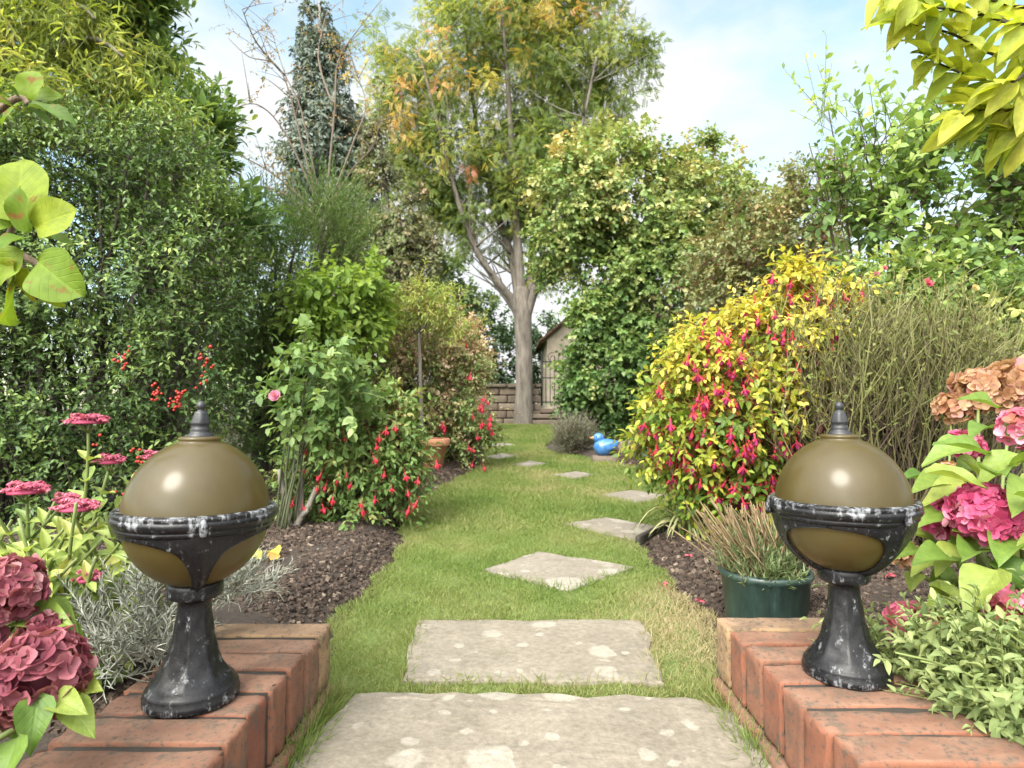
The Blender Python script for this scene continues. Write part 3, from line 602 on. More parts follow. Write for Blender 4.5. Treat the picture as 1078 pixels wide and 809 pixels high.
for k in range(9):
    xx = gx0 + (gx1 - gx0) * (k + 1) / 10; b = MB(); V, F = tube([(xx, gy + .002, gzb + .03), (xx, gy + .002, gzb + 1.0 + .14 * math.sin(math.pi * (k + 1) / 10))], .009, 5); b.add(V, F); b.build('bar', M_gate, groot)
b = MB()
for s in (-1, 1):
    c = np.array(((gx0 + gx1) / 2 + s * .24, gy, gzb + 1.07)); a = np.linspace(0, 2.6 * math.pi, 26); r_ = .02 + .10 * a / a.max()
    V, F = tube(np.column_stack([c[0] + s * r_ * np.cos(a), np.full(26, gy), c[2] + r_ * np.sin(a)]), .009, 5); b.add(V, F)
b.build('scroll', M_gate, groot)
M_rend = plain('pinkish_render', (0.40, 0.33, 0.26), 0.9, nscale=6); M_tile = tint_mat('clay_tiles', [(0.12, 0.06, 0.04), (0.2, 0.10, 0.07)], .85, 30)
M_timber = plain('brown_timber', (0.09, 0.06, 0.04), .8)
oroot = empty('outbuilding', (3.2, 18, .34), 'cream walled outbuilding with a sloping tiled gable behind the iron gate', 'outbuilding')
b = MB(); X0, X1, Y0, Y1, z0, ze = 1.03, 5.6, 18.0, 23.0, .3, 2.75; xm = (X0 + X1) / 2; zr = 4.6
V = [(X0, Y0, z0), (X1, Y0, z0), (X1, Y0, ze), (xm, Y0, zr), (X0, Y0, ze), (X0, Y1, z0), (X1, Y1, z0), (X1, Y1, ze), (xm, Y1, zr), (X0, Y1, ze)]
b.add(V, [np.array([(0, 1, 2, 3, 4)]), np.array([(5, 9, 8, 7, 6)]), np.array([(0, 4, 9, 5), (1, 6, 7, 2)])]); b.build('wall', M_rend, oroot, smooth=False)
for s, nm in ((-1, 'roof_slope'), (1, 'roof_slope')):
    b = MB(); nrow = 14; xe = X0 - .25 if s < 0 else X1 + .25; zee = ze - .2
    for k in range(nrow):
        f0, f1 = k / nrow, (k + 1) / nrow + .01; a0 = (xe + (xm - xe) * f0, zee + (zr + .06 - zee) * f0); a1 = (xe + (xm - xe) * f1, zee + (zr + .06 - zee) * f1)
        V = [(a0[0], Y0 - .2, a0[1] + .05), (a0[0], Y1 + .2, a0[1] + .05), (a1[0], Y1 + .2, a1[1] + .02), (a1[0], Y0 - .2, a1[1] + .02), (a0[0], Y0 - .2, a0[1]), (a0[0], Y1 + .2, a0[1]), (a1[0], Y1 + .2, a1[1] - .03), (a1[0], Y0 - .2, a1[1] - .03)]
        b.add(V, [np.array([(0, 1, 2, 3), (7, 6, 5, 4), (0, 4, 5, 1), (0, 3, 7, 4), (2, 1, 5, 6)])], float(g.random()))
    b.build(nm, M_tile, oroot, smooth=False)
b = MB()
for s in (-1, 1):
    xe = X0 - .2 if s < 0 else X1 + .2
    V, F = tube([(xe, Y0 - .1, ze - .2), (xm, Y0 - .1, zr - .03)], .07, 4); b.add(V, F)
b.build('bargeboard', M_timber, oroot)
hroot = empty('neighbour_house', (8.2, 8.5, .1), 'pale grey rendered house wall glimpsed through the shrubs at right', 'house')
b = MB(); V = []; X0, X1, Y0, Y1, z0, ze, zr = 6.35, 11, 7.6, 9.4, 0, 1.9, 2.4; ym = (Y0 + Y1) / 2
V = [(X0, Y0, z0), (X1, Y0, z0), (X1, Y1, z0), (X0, Y1, z0), (X0, Y0, ze), (X1, Y0, ze), (X1, Y1, ze), (X0, Y1, ze), (X0, ym, zr), (X1, ym, zr)]
b.add(V, [np.array([(0, 1, 5, 4), (2, 3, 7, 6)]), np.array([(3, 0, 4, 8, 7), (1, 2, 6, 9, 5)])]); b.build('wall', plain('grey_render', (.5, .5, .48), .9, nscale=8), hroot, smooth=False)
b = MB(); b.add([(X0 - .2, Y0 - .3, ze - .15), (X1, Y0 - .3, ze - .15), (X1, ym, zr + .05), (X0 - .2, ym, zr + .05), (X0 - .2, Y1 + .3, ze - .15), (X1, Y1 + .3, ze - .15)], [np.array([(0, 1, 2, 3), (3, 2, 5, 4)])]); b.build('roof', M_tile, hroot, smooth=False)

# ---------------------------------------------------------------- rowan tree in the middle
def px_line(pts, d, dd=0.0):
    n = len(pts); return np.array([P(x, y, d + dd * (k / (n - 1)) ** 1.2) for k, (x, y) in enumerate(pts)])
D0 = 13.0; base = P(551, 447, D0); base[2] = gz(D0)
rt = empty('rowan_tree', base, 'tall grey trunked tree with thin feathery leaves turning orange, at the end of the lawn', 'tree')
b = MB(); kpx = D0 / FPX
tp = smooth_poly(px_line([(551, 456), (551, 430), (552, 390), (551, 350), (550, 325), (548, 300)], D0), 5); rr = np.interp(np.linspace(0, 1, len(tp)), [0, .1, .3, .62, .8, .92, 1], [13, 10, 8.8, 8.8, 10.5, 9, 5]) * kpx
V, F = tube(tp, rr, 20); V = V + 0.012 * np.array([noise.noise(Vector(v) * 2.5) for v in V])[:, None]; b.add(V, F); limbs = []
LIMB = [([(548, 342), (540, 318), (528, 302), (508, 275), (490, 235), (476, 190), (458, 120), (440, 50)], 5.2, -1.2), ([(549, 342), (546, 315), (538, 270), (522, 220), (506, 160), (496, 90), (488, 10)], 5.8, .9), ([(551, 335), (545, 260), (540, 190), (536, 110), (530, 20), (528, -70)], 6.0, -.4),
        ([(552, 338), (557, 300), (561, 260), (565, 190), (571, 110), (577, 20), (580, -60)], 5.5, 1.2), ([(553, 342), (562, 308), (573, 275), (590, 210), (611, 140), (628, 60)], 4.6, -1.3), ([(549, 345), (540, 325), (526, 305), (498, 262), (462, 205), (430, 150)], 3.2, .6), ([(554, 342), (563, 312), (572, 290), (598, 240), (640, 170), (662, 90)], 3.2, 1.3)]
for pts, r0, dd in LIMB:
    p = smooth_poly(px_line(pts, D0, dd), 5); rr = np.linspace(r0, .8, len(p)) * kpx; V, F = tube(p, rr, 10); b.add(V, F); limbs.append((p, rr))
b.build('trunk', bark_mat('rough_trunk_bark', (.06, .05, .04), (.21, .185, .155), 14, 5), rt)
b = MB(); g = np.random.default_rng(21)
for p, rr in limbs:
    for _ in range(20):
        i = g.integers(int(len(p) * .28), len(p) - 1); d = nrm(np.array((g.normal(0, 1), g.normal(0, 1), .7 + .5 * g.random()))); ln = .5 + 1.0 * g.random()
        q = p[i] + d * ln; m_ = p[i] + d * ln * .5 + g.normal(0, .08, 3); V, F = tube(bez(p[i], m_, q, 6), np.linspace(rr[i] * .5, .004, 6), 5); b.add(V, F)
b.build('branches', M_bark, rt)
M_rowan = leaf_mat('rowan_leaf', gain=1.4, cols=[(0.065, 0.10, 0.028), (0.11, 0.155, 0.04), (0.19, 0.215, 0.055), (0.32, 0.28, 0.07), (0.42, 0.24, 0.06)], rough=.55, trans=.45)
RE = [(430, 90, 45, 85), (495, 55, 65, 85), (560, 40, 70, 95), (620, 60, 58, 95), (655, 75, 32, 75), (535, 165, 65, 62), (470, 175, 55, 55), (600, 165, 50, 55), (520, -70, 110, 80), (600, -60, 70, 70), (418, 150, 32, 55), (505, 240, 42, 34), (440, 205, 35, 30), (575, 235, 40, 40), (470, 230, 34, 26), (560, 270, 26, 30), (535, 215, 45, 35)]
crown('crown', rt, M_rowan, [E(*e, D0 + .2 * (k % 3) - .2) for k, e in enumerate(RE)], 7800, .28, 5, .185, .62, PINN, .0, .35, .35, jit=.8, clumps=380, csig=.19, shell=.2, tb=.30, tvar=.10, cvar=.12, tgrad=.12, seed=5, stem_m=M_dtwig, stem_r=.004, stem_frac=.5, nup=.8)
g = np.random.default_rng(8)
M_orange = leaf_mat('orange_leaf', [(0.32, 0.31, 0.08), (0.42, 0.30, 0.09), (0.40, 0.13, 0.09)], .55, .4)
crown('autumn_leaves', rt, M_orange, [E(*e, D0 - 1.2) for e in [(455, 60, 28, 28), (400, 80, 20, 40), (475, 75, 24, 30), (415, 95, 18, 25), (520, 90, 14, 20), (590, 15, 20, 16), (420, 130, 20, 22), (555, 55, 12, 14), (500, 150, 25, 20), (540, 155, 18, 12), (545, -5, 60, 20)]], 170, .3, 5, .19, .6, PINN, -.1, .4, .4, clumps=40, csig=.3, tb=.35, cvar=.25, seed=6)

# ---------------------------------------------------------------- trees and shrubs, left side and back
def tree_base(px, d): q = P(px, 450, d); q[2] = gz(d); return q
M_dark = leaf_mat('dark_hedge_leaf', gain=1.5, cols=[(0.020, 0.042, 0.020), (0.035, 0.065, 0.026), (0.06, 0.095, 0.036)], rough=.45, trans=.2)
M_ctree = leaf_mat('conifer_needle', gain=1.7, cols=[(0.040, 0.054, 0.043), (0.066, 0.083, 0.068), (0.105, 0.122, 0.10)], rough=.6, trans=.15)
cb = tree_base(340, 15); ct_ = empty('conifer_tree', cb, 'narrow dark grey green conifer spire against blue sky', 'conifer tree')
b = MB(); V, F = tube(px_line([(345, 450), (342, 200), (336, -8)], 15), [.22, .15, .02], 8); b.add(V, F); b.build('trunk', M_bark, ct_)
CE = []
for k in range(11):
    yy = 4 + k * 22; CE.append((*E(333 + 1.6 * k, yy, min(40, 6 + 4.6 * k), 20, 15)[:6], min(1., .3 + .15 * k)))
crown('crown', ct_, M_ctree, CE, 4200, .32, 7, .16, .40, DIAM, .15, .55, .5, jit=.55, clumps=230, csig=.24, shell=.35, tb=.45, cvar=.2, seed=31, nup=.5)
# sparse twiggy tree in front of the conifer
wb = tree_base(345, 6.5); wt = empty('sparse_tree', wb, 'sparse bare twigged tree with a few pinkish leaves against the sky at left', 'tree')
b = MB(); V, F = tube(smooth_poly(px_line([(360, 450), (352, 330), (340, 230)], 6.5), 4), np.linspace(.06, .04, 9), 8); b.add(V, F); b.build('trunk', M_bark, wt)
b = MB(); tips_ = []
for pts in ([(340, 230), (320, 160), (296, 75), (262, 60), (240, 40)], [(340, 230), (318, 120), (300, 78), (285, 30)], [(342, 225), (352, 120), (356, 65), (378, 30), (405, -4)], [(340, 230), (290, 185), (240, 160), (205, 165)], [(340, 235), (290, 200), (232, 195), (215, 175)],
            [(335, 215), (300, 140), (270, 110), (238, 118)], [(345, 220), (372, 150), (385, 110), (372, 70)], [(335, 225), (300, 215), (255, 190), (228, 130)], [(340, 230), (370, 180), (395, 150), (400, 100)], [(300, 80), (270, 45), (255, 10)], [(350, 110), (335, 60), (345, 10)]):
    p = smooth_poly(px_line(pts, 6.5, random.uniform(-.6, .6)), 5); V, F = tube(p, np.linspace(.013, .003, len(p)), 6); b.add(V, F)
    for _ in range(8):
        i = random.randrange(len(p) // 3, len(p)); d = nrm(np.array((random.gauss(0, 1), random.gauss(0, .7), .5 + random.random()))) * random.uniform(.15, .5)
        q = p[i] + d; V, F = tube(bez(p[i], p[i] + d * .5 + np.array((0, 0, .03)), q, 5), np.linspace(.005, .0018, 5), 4); b.add(V, F); tips_.append(q)
b.build('branches', plain('pale_twig', (.13, .10, .075), .9), wt)
M_pinkl = leaf_mat('pinkish_leaf', [(0.16, 0.15, 0.05), (0.26, 0.19, 0.08), (0.33, 0.16, 0.10)], .6, .4)
crown('leaves', wt, M_pinkl, [(*q, .16, .16, .14, 1) for q in tips_], 230, .16, 5, .033, .55, DIAM, .2, .2, .2, clumps=110, csig=.3, tb=.45, cvar=.25, seed=33, stem_m=M_twig, stem_r=.0016)

# willow hanging into the top left corner
M_will = leaf_mat('willow_leaf', gain=1.25, cols=[(0.12, 0.16, 0.03), (0.19, 0.235, 0.045), (0.28, 0.30, 0.07), (0.38, 0.33, 0.09)], rough=.5, trans=.45)
wb = tree_base(20, 3.6); wl = empty('willow_tree', wb, 'lime leaved willow with long narrow curly leaves in the top left corner', 'willow tree')
b = MB(); V, F = tube(smooth_poly([wb, wb + (.03, 0, 1.2), P(30, 60, 3.6), P(60, -160, 3.7)], 5), np.linspace(.07, .03, 16), 8); b.add(V, F)
for q in ((-60, 20), (40, -10), (100, 20), (130, 60), (20, 90)):
    V, F = tube(bez(P(30, 90, 3.6), P((30 + q[0]) / 2, q[1] - 50, 3.5), P(*q, 3.3), 8), np.linspace(.03, .008, 8), 6); b.add(V, F)
b.build('trunk', M_bark, wl)
crown('crown', wl, M_will, [E(20, 35, 90, 75, 3.5, .45), (*E(105, 45, 55, 65, 3.4, .4)[:6], .7), E(-90, 20, 110, 110, 3.5, .5), E(60, -70, 110, 70, 3.6, .5), (*E(150, 95, 28, 24, 3.1, .25)[:6], .5), (*E(40, 105, 70, 25, 3.2, .3)[:6], .8)], 2300, .20, 9, .075, .16, DIAM, -.5, .5, .35, jit=.8, clumps=150, csig=.22, shell=.2, tb=.34, cvar=.15, seed=41, stem_m=M_gstem, stem_r=.0018, nup=.6)

# laurel with bigger leaves
M_laur = leaf_mat('laurel_leaf', gain=1.35, cols=[(0.045, 0.085, 0.026), (0.075, 0.13, 0.04), (0.13, 0.19, 0.055), (0.20, 0.25, 0.08)], rough=.38, trans=.3, spec=.5)
lbp = tree_base(175, 4.0); lr = empty('laurel_tree', lbp, 'bushy laurel with glossy pointed leaves rising against blue sky at left', 'laurel')
LE = [E(135, 70, 38, 60, 4.0, .32), E(195, 160, 40, 55, 3.9, .3), E(188, 112, 22, 36, 4.0, .2), E(90, -30, 45, 60, 4.0, .3), E(222, 225, 36, 42, 3.7, .28), E(238, 265, 26, 34, 3.6, .2), E(150, 190, 55, 60, 3.8, .3), E(150, 20, 14, 30, 4.0, .14), E(215, 165, 22, 30, 3.9, .16)]
_, C, _, _ = crown('crown', lr, M_laur, LE, 1450, .22, 8, .085, .40, LEAF, .9, .0, -.1, jit=.45, clumps=150, csig=.16, shell=.35, tb=.45, cvar=.18, tgrad=.2, seed=43, stem_m=M_gstem, stem_r=.003)
stems(lr, M_bark, lbp, C[:26], .03, .006, .08, seed=44)

# big dark evergreen with red berries (pyracantha)
M_pyr = leaf_mat('firethorn_leaf', gain=1.45, cols=[(0.030, 0.056, 0.018), (0.055, 0.095, 0.027), (0.095, 0.145, 0.040), (0.17, 0.22, 0.065)], rough=.45, trans=.22, spec=.32)
pb = tree_base(90, 2.95); pb[2] = .05
pr_ = empty('firethorn_shrub', pb, 'huge dark evergreen shrub with small glossy leaves and red berries behind the lamp', 'evergreen shrub')
PE = [E(100, 200, 130, 85, 3.1, .45), E(30, 300, 130, 100, 3.0, .45), E(150, 290, 105, 95, 2.9, .4), E(215, 260, 52, 60, 2.9, .3), E(60, 420, 150, 95, 3.0, .4), E(185, 400, 70, 80, 2.9, .3), E(-120, 260, 130, 180, 3.1, .5), E(40, 520, 190, 80, 3.0, .35), E(190, 500, 60, 70, 3.1, .3), (*E(70, 170, 110, 40, 3.0, .35)[:6], .7)]
_, C, Pn, tips = crown('crown', pr_, M_pyr, PE, 9600, .17, 9, .030, .45, DIAM, .25, .1, 0, jit=.65, clumps=420, csig=.15, shell=.5, tb=.40, tvar=.2, cvar=.17, tgrad=.25, seed=45, stem_m=M_dtwig, stem_r=.0022, stem_frac=.6)
stems(pr_, M_dtwig, pb, C[:45], .018, .005, .2, seed=46, follow=.5)
M_berry = plain('red_berry', (0.34, 0.018, 0.012), .3)
ico = bmesh.new(); bmesh.ops.create_icosphere(ico, subdivisions=1, radius=1); IV = np.array([v.co[:] for v in ico.verts]); IF = np.array([[v.index for v in f.verts] for f in ico.faces]); ico.free()
g = np.random.default_rng(9)
def berry_cluster(c, n, s, r, parent):
    b = MB()
    for _ in range(n):
        q = c + g.normal(0, 1, 3) * np.array(s); b.add(IV * r * (.8 + .4 * g.random()) + q, [IF])
    return b.build('berry_cluster', M_berry, parent)
for (x, y, n) in ((187, 418, 40), (163, 415, 22), (125, 374, 14), (145, 480, 16), (215, 372, 10), (218, 388, 12), (210, 402, 8), (128, 525, 10), (98, 470, 7), (130, 378, 8)):
    berry_cluster(P(x, y, 2.46), int(n * .6), (.016, .016, .026), .0065, pr_)

# feathery broom and friends behind
M_broom = leaf_mat('broom_leaf', gain=1.5, cols=[(0.035, 0.065, 0.018), (0.065, 0.11, 0.028), (0.12, 0.175, 0.05)], rough=.5, trans=.3)
fb = tree_base(300, 4.8); br = empty('feathery_shrub', fb, 'tall feathery dark green shrub left of the lime green bush', 'shrub')
_, C, _, _ = crown('crown', br, M_broom, [E(300, 275, 65, 52, 4.8, .5), E(345, 250, 48, 40, 4.8, .4), E(265, 340, 45, 70, 4.8, .4), E(300, 380, 70, 70, 4.9, .4), E(262, 255, 30, 32, 4.7, .3), E(375, 255, 25, 30, 4.8, .3), E(250, 430, 40, 70, 4.6, .35), E(330, 420, 60, 60, 5.0, .35)], 2600, .34, 14, .042, .18, DIAM, .9, -.1, -.25, jit=.4, clumps=150, csig=.2, shell=.35, spread=.6, tb=.32, cvar=.13, tgrad=.35, seed=51, stem_m=M_gstem, stem_r=.002)
stems(br, M_dtwig, fb, C[:30], .03, .006, .2, seed=52)
M_lime = leaf_mat('lime_leaf', gain=1.05, cols=[(0.10, 0.17, 0.03), (0.17, 0.26, 0.045), (0.26, 0.34, 0.07)], rough=.5, trans=.45)
fb = tree_base(360, 4.6); ls = empty('lime_shrub', fb, 'bright lime green leafy shrub behind the rose and left of the bronze shrub', 'shrub')
_, C, _, _ = crown('crown', ls, M_lime, [E(365, 318, 38, 28, 4.5, .32), E(335, 318, 26, 24, 4.4, .25), E(388, 300, 18, 18, 4.6, .22), E(350, 350, 40, 32, 4.5, .3)], 380, .22, 7, .065, .62, LEAF, .3, .25, .3, clumps=50, csig=.22, shell=.35, tb=.5, cvar=.13, seed=53, stem_m=M_gstem, stem_r=.0025)
stems(ls, M_dtwig, fb, C[:14], .014, .004, .1, seed=54)
M_ivy = leaf_mat('dull_ivy_leaf', gain=1.5, cols=[(0.045, 0.055, 0.025), (0.075, 0.085, 0.036), (0.13, 0.115, 0.06), (0.19, 0.14, 0.09)], rough=.55, trans=.25)
fb = tree_base(415, 9.5); iv = empty('ivy_clad_tree', fb, 'slim ivy clad dark tree between the conifer spire and the tall trunked tree', 'tree')
b = MB(); V, F = tube(px_line([(418, 450), (412, 300), (400, 140)], 9.5), [.14, .10, .03], 8); b.add(V, F); b.build('trunk', M_bark, iv)
crown('crown', iv, M_ivy, [E(398, 170, 18, 50, 9.5), E(412, 225, 34, 50, 9.5), E(425, 275, 40, 45, 9.3), E(395, 270, 40, 40, 9.2), E(410, 330, 55, 40, 9.4), E(440, 250, 18, 28, 9.5), E(405, 110, 9, 25, 9.5)], 1900, .24, 8, .07, .7, DIAM, -.2, .4, .4, clumps=150, csig=.2, shell=.4, tb=.36, cvar=.2, seed=55, stem_m=M_dtwig, stem_r=.003)

# bronze/pink-tipped shrub behind the potted standard
M_aby = leaf_mat('bronzed_small_leaf', gain=2.3, cols=[(0.035, 0.058, 0.018), (0.065, 0.095, 0.028), (0.12, 0.135, 0.055), (0.20, 0.15, 0.10), (0.28, 0.175, 0.14)], rough=.45, trans=.3)
fb = tree_base(455, 5.6); ab = empty('pink_tipped_shrub', fb, 'rounded shrub with pinkish young tips behind the terracotta pot', 'shrub')
_, C, Pn, tips = crown('crown', ab, M_aby, [E(418, 365, 34, 30, 5.4, .3), E(485, 375, 30, 30, 5.5, .3), E(450, 400, 58, 75, 5.6, .45), E(485, 430, 32, 60, 5.5, .4), E(405, 380, 45, 50, 5.5, .4), E(470, 365, 38, 35, 5.6, .35), E(430, 455, 50, 30, 5.8, .25), E(495, 465, 20, 28, 5.4, .25)], 3300, .16, 9, .038, .5, DIAM, .1, .3, .2, clumps=170, csig=.17, shell=.5, tb=.44, cvar=.15, tgrad=.5, seed=57, stem_m=M_rstem, stem_r=.002, floor=gz(5.5) + .05)
stems(ab, M_dtwig, fb, C[:26], .016, .005, .15, seed=58)
tips_ab = tips

# potted standard tree
M_terra = plain('terracotta', (0.42, 0.19, 0.11), .85, nscale=30)
d = 4.95; pc = P(447, 499, d); pc[2] = bed_z(pc[0], d) - .01
pot = empty('terracotta_pot', pc, 'terracotta pot with a thick rim under the slim standard tree', 'flower pot')
rp_ = .195; pr = [(0, 0), (rp_ * .70, 0), (rp_ * .72, .004), (rp_ * .90, .185), (rp_ * 1.0, .19), (rp_ * 1.02, .197), (rp_ * 1.03, .24), (rp_ * 1.0, .248), (rp_ * .92, .246), (rp_ * .90, .21)]
V, F = lathe(pr, 40, *pc); b = MB(); b.add(V, F); b.build('body', M_terra, pot)
V, F = lathe([(0, .215), (rp_ * .5, .214), (rp_ * .905, .206)], 30, *pc); b = MB(); b.add(V, F); b.build('compost', ground_mat(), pot)
sb = pc + (-.02, 0, .21); stt = empty('standard_tree', sb, 'slim standard tree with a bare stem and lime feathery head, in the terracotta pot', 'standard tree')
b = MB(); V, F = tube(smooth_poly([sb, P(443, 420, d), P(442, 380, d), P(441, 350, d)], 5), np.linspace(.017, .013, 16), 8); b.add(V, F)
top = P(441, 352, d); hv = []
for q in ((425, 325), (450, 318), (462, 330), (410, 335), (440, 312), (475, 325)):
    e = P(*q, d + random.uniform(-.2, .2)); V, F = tube(bez(top, (top + e) / 2 + (0, 0, .04), e, 6), np.linspace(.009, .003, 6), 5); b.add(V, F)
b.build('trunk', M_bark, stt)
M_stdl = leaf_mat('lime_pink_leaf', gain=1.25, cols=[(0.13, 0.19, 0.045), (0.22, 0.27, 0.07), (0.33, 0.33, 0.12), (0.40, 0.24, 0.16)], rough=.5, trans=.45)
crown('crown', stt, M_stdl, [E(440, 318, 34, 20, d, .25), E(462, 322, 30, 22, d, .25), E(415, 328, 24, 18, d, .2), E(480, 338, 22, 18, d, .2), (*E(400, 345, 25, 16, d - .1, .2)[:6], .5)], 420, .14, 10, .042, .26, DIAM, .3, .2, .2, clumps=50, csig=.26, shell=.2, tb=.25, cvar=.17, seed=59, stem_m=M_rstem, stem_r=.0015)

# ---------------------------------------------------------------- fuchsias
def fuchsia_flower(seed=0):
    g = np.random.default_rng(seed); b = MB()
    V, F = tube(bez(np.array((0, 0, 0)), np.array((.004, 0, -.01)), np.array((0, 0, -.024)), 4), .0007, 4); b.add(V, F, .3, 0)
    V, F = lathe([(0.0008, -.022), (.0032, -.024), (.0030, -.029), (.0026, -.034), (.0040, -.040), (.0045, -.042)], 8); b.add(V, F, .6, 0)
    for k in range(4):
        a = k * math.pi / 2 + .3; d = np.array([(math.cos(a) * .85, math.sin(a) * .85, -.55)]); n = np.array([(math.cos(a) * .5, math.sin(a) * .5, .85)])
        V, F, _, _ = leaf_batch(np.array([(math.cos(a) * .003, math.sin(a) * .003, -.040)]), d, n, .021, .0095, np.array([.5]), LEAF); b.add(V, F, .3 + .4 * g.random(), 0)
    V, F = lathe([(.0036, -.040), (.0062, -.045), (.0068, -.052), (.0056, -.058)], 10, 0, 0, 0, lambda a, z: 1 + .12 * np.cos(5 * a)); b.add(V, F, .5, 1)
    for k in range(4):
        a = k * 1.57; V, F = tube([(math.cos(a) * .002, math.sin(a) * .002, -.05), (math.cos(a) * .003, math.sin(a) * .003, -.070 - .006 * (k % 2))], .0005, 3); b.add(V, F, .5, 0)
    return b
M_fred = petal_mat('fuchsia_red', [(0.50, 0.02, 0.05), (0.64, 0.05, 0.085), (0.72, 0.11, 0.16)], .3, .45)
M_fpur = petal_mat('fuchsia_purple', [(0.30, 0.02, 0.12), (0.40, 0.05, 0.17)], .3)
M_fpnk = petal_mat('fuchsia_rose', [(0.50, 0.03, 0.07), (0.60, 0.08, 0.12)], .3)
def hang_flowers(parent, pts, mats, scale, seed, limit=100):
    proto = fuchsia_flower(seed); g = np.random.default_rng(seed); V0 = np.concatenate(proto.V); me = None
    pts = sorted(pts, key=lambda q: q[1])
    off = parent.location
    for k, p in enumerate(pts[:limit]):
        if me is None:
            o = build('flower', V0, proto.F, mats, None, np.concatenate(proto.T), None, np.concatenate(proto.M)); me = o.data
        else:
            o = bpy.data.objects.new('flower', me); COL.objects.link(o)
        o.parent = parent; o.location = Vector(p) - off; s = scale * (.8 + .45 * g.random()); o.scale = (s, s, s); o.rotation_euler = (g.normal(0, .25), g.normal(0, .25), g.random() * 6)
    rest = pts[limit:]
    if rest:
        b = MB(); F0 = proto.F
        for p in rest:
            s = scale * (.8 + .45 * g.random()); a = g.random() * 6; ca, sa = math.cos(a), math.sin(a); t = g.normal(0, .25, 2)
            q = V0 @ np.array(((ca, sa, 0), (-sa, ca, 0), (0, 0, 1))); q = q + q[:, 2:3] * np.array((t[0], t[1], 0))
            b.V.append(q * s + p); b.F += [f + b.n for f in F0]; b.T.append(np.concatenate(proto.T)); b.M += proto.M; b.n += len(q)
        tag(b.build('flowers', mats, parent), kind='stuff')
# golden fuchsia at right
fy = G(748, 573); fr = empty('golden_fuchsia', (fy[0], fy[1], bed_z(fy[0], fy[1])), 'golden yellow leaved fuchsia hung with red and purple flowers', 'fuchsia bush')
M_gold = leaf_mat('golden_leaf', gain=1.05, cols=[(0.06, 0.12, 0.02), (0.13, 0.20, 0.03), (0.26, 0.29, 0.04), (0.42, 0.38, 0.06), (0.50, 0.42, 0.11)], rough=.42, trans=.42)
dF = 2.62
FE = [E(770, 505, 45, 25, dF - .05, .2), E(775, 370, 60, 45, dF, .28), E(730, 395, 44, 40, dF, .26), E(825, 342, 46, 44, dF, .28), E(765, 430, 76, 50, dF, .32), E(710, 440, 36, 40, dF, .24), E(822, 425, 45, 60, dF + .05, .28), E(762, 474, 56, 34, dF - .05, .26), E(716, 472, 20, 20, dF, .16), E(862, 312, 30, 26, dF, .18), E(805, 490, 40, 50, dF, .24), E(835, 535, 22, 24, dF - .1, .13), (*E(692, 450, 20, 18, dF, .16)[:6], .8), (*E(820, 302, 20, 20, dF, .15)[:6], .8)]
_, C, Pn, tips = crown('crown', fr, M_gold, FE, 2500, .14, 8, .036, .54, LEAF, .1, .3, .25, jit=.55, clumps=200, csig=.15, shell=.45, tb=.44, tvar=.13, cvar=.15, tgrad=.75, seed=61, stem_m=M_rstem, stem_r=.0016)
stems(fr, M_twig, fr.location, C[:34], .011, .003, .05, bow=.3, seed=62)
g = np.random.default_rng(63); fp = []
for e in FE:
    for _ in range(int(46 * e[3] / .25)):
        u = nrm(g.normal(size=3)); u[1] = -abs(u[1]) * 1.2; u = nrm(u); fp.append(np.array(e[:3]) + u * np.array(e[3:6]) * (1.06 + .14 * g.random()) + (0, 0, .0))
fp = [q for q in fp if q[2] > .22 and g.random() < 1.25 - .75 * (q[2] - .2) / .9]
hang_flowers(fr, fp, [M_fred, M_fpur], 1.15, 64)
# low green fuchsia at left
fy = G(385, 556); fg = empty('hardy_fuchsia', (fy[0], fy[1], bed_z(fy[0], fy[1])), 'low green leaved fuchsia with scattered red flowers at the left bed edge', 'fuchsia bush')
M_fgr = leaf_mat('fuchsia_green_leaf', gain=1.35, cols=[(0.045, 0.085, 0.022), (0.08, 0.135, 0.034), (0.13, 0.185, 0.055), (0.24, 0.22, 0.08)], rough=.45, trans=.32)
dF = 3.05
GE = [E(408, 440, 30, 28, dF, .2), E(385, 425, 26, 20, dF + .1, .16), E(425, 490, 16, 30, dF, .14), E(375, 482, 45, 48, dF, .26), E(405, 502, 34, 42, dF, .24), E(345, 495, 42, 42, dF, .26), E(388, 442, 28, 26, dF + .1, .2), E(325, 515, 30, 32, dF, .2), E(375, 525, 52, 22, dF - .05, .26), E(415, 470, 16, 20, dF, .14)]
_, C, Pn, tips = crown('crown', fg, M_fgr, GE, 1400, .13, 8, .036, .48, LEAF, .15, .3, .2, clumps=130, csig=.18, shell=.45, tb=.42, cvar=.14, tgrad=.25, seed=65, stem_m=M_rstem, stem_r=.0014, floor=.06)
stems(fg, M_twig, fg.location, C[:30], .008, .003, .08, seed=66)
fp = []
for (x, y) in ((320, 447), (323, 476), (322, 495), (342, 500), (357, 503), (366, 499), (324, 465), (390, 483), (458, 487), (428, 520), (381, 531), (382, 535), (318, 535), (338, 533), (433, 535), (416, 450), (408, 452), (400, 460), (395, 470), (310, 530), (440, 505), (412, 515), (348, 475), (360, 460), (425, 500), (372, 510), (405, 500), (395, 525), (352, 525), (442, 530), (335, 515), (345, 512)):
    fp.append(P(x, y - 8, dF - .30 - .05 * g.random()))
hang_flowers(fg, fp, [M_fred, M_fred], .95, 67)
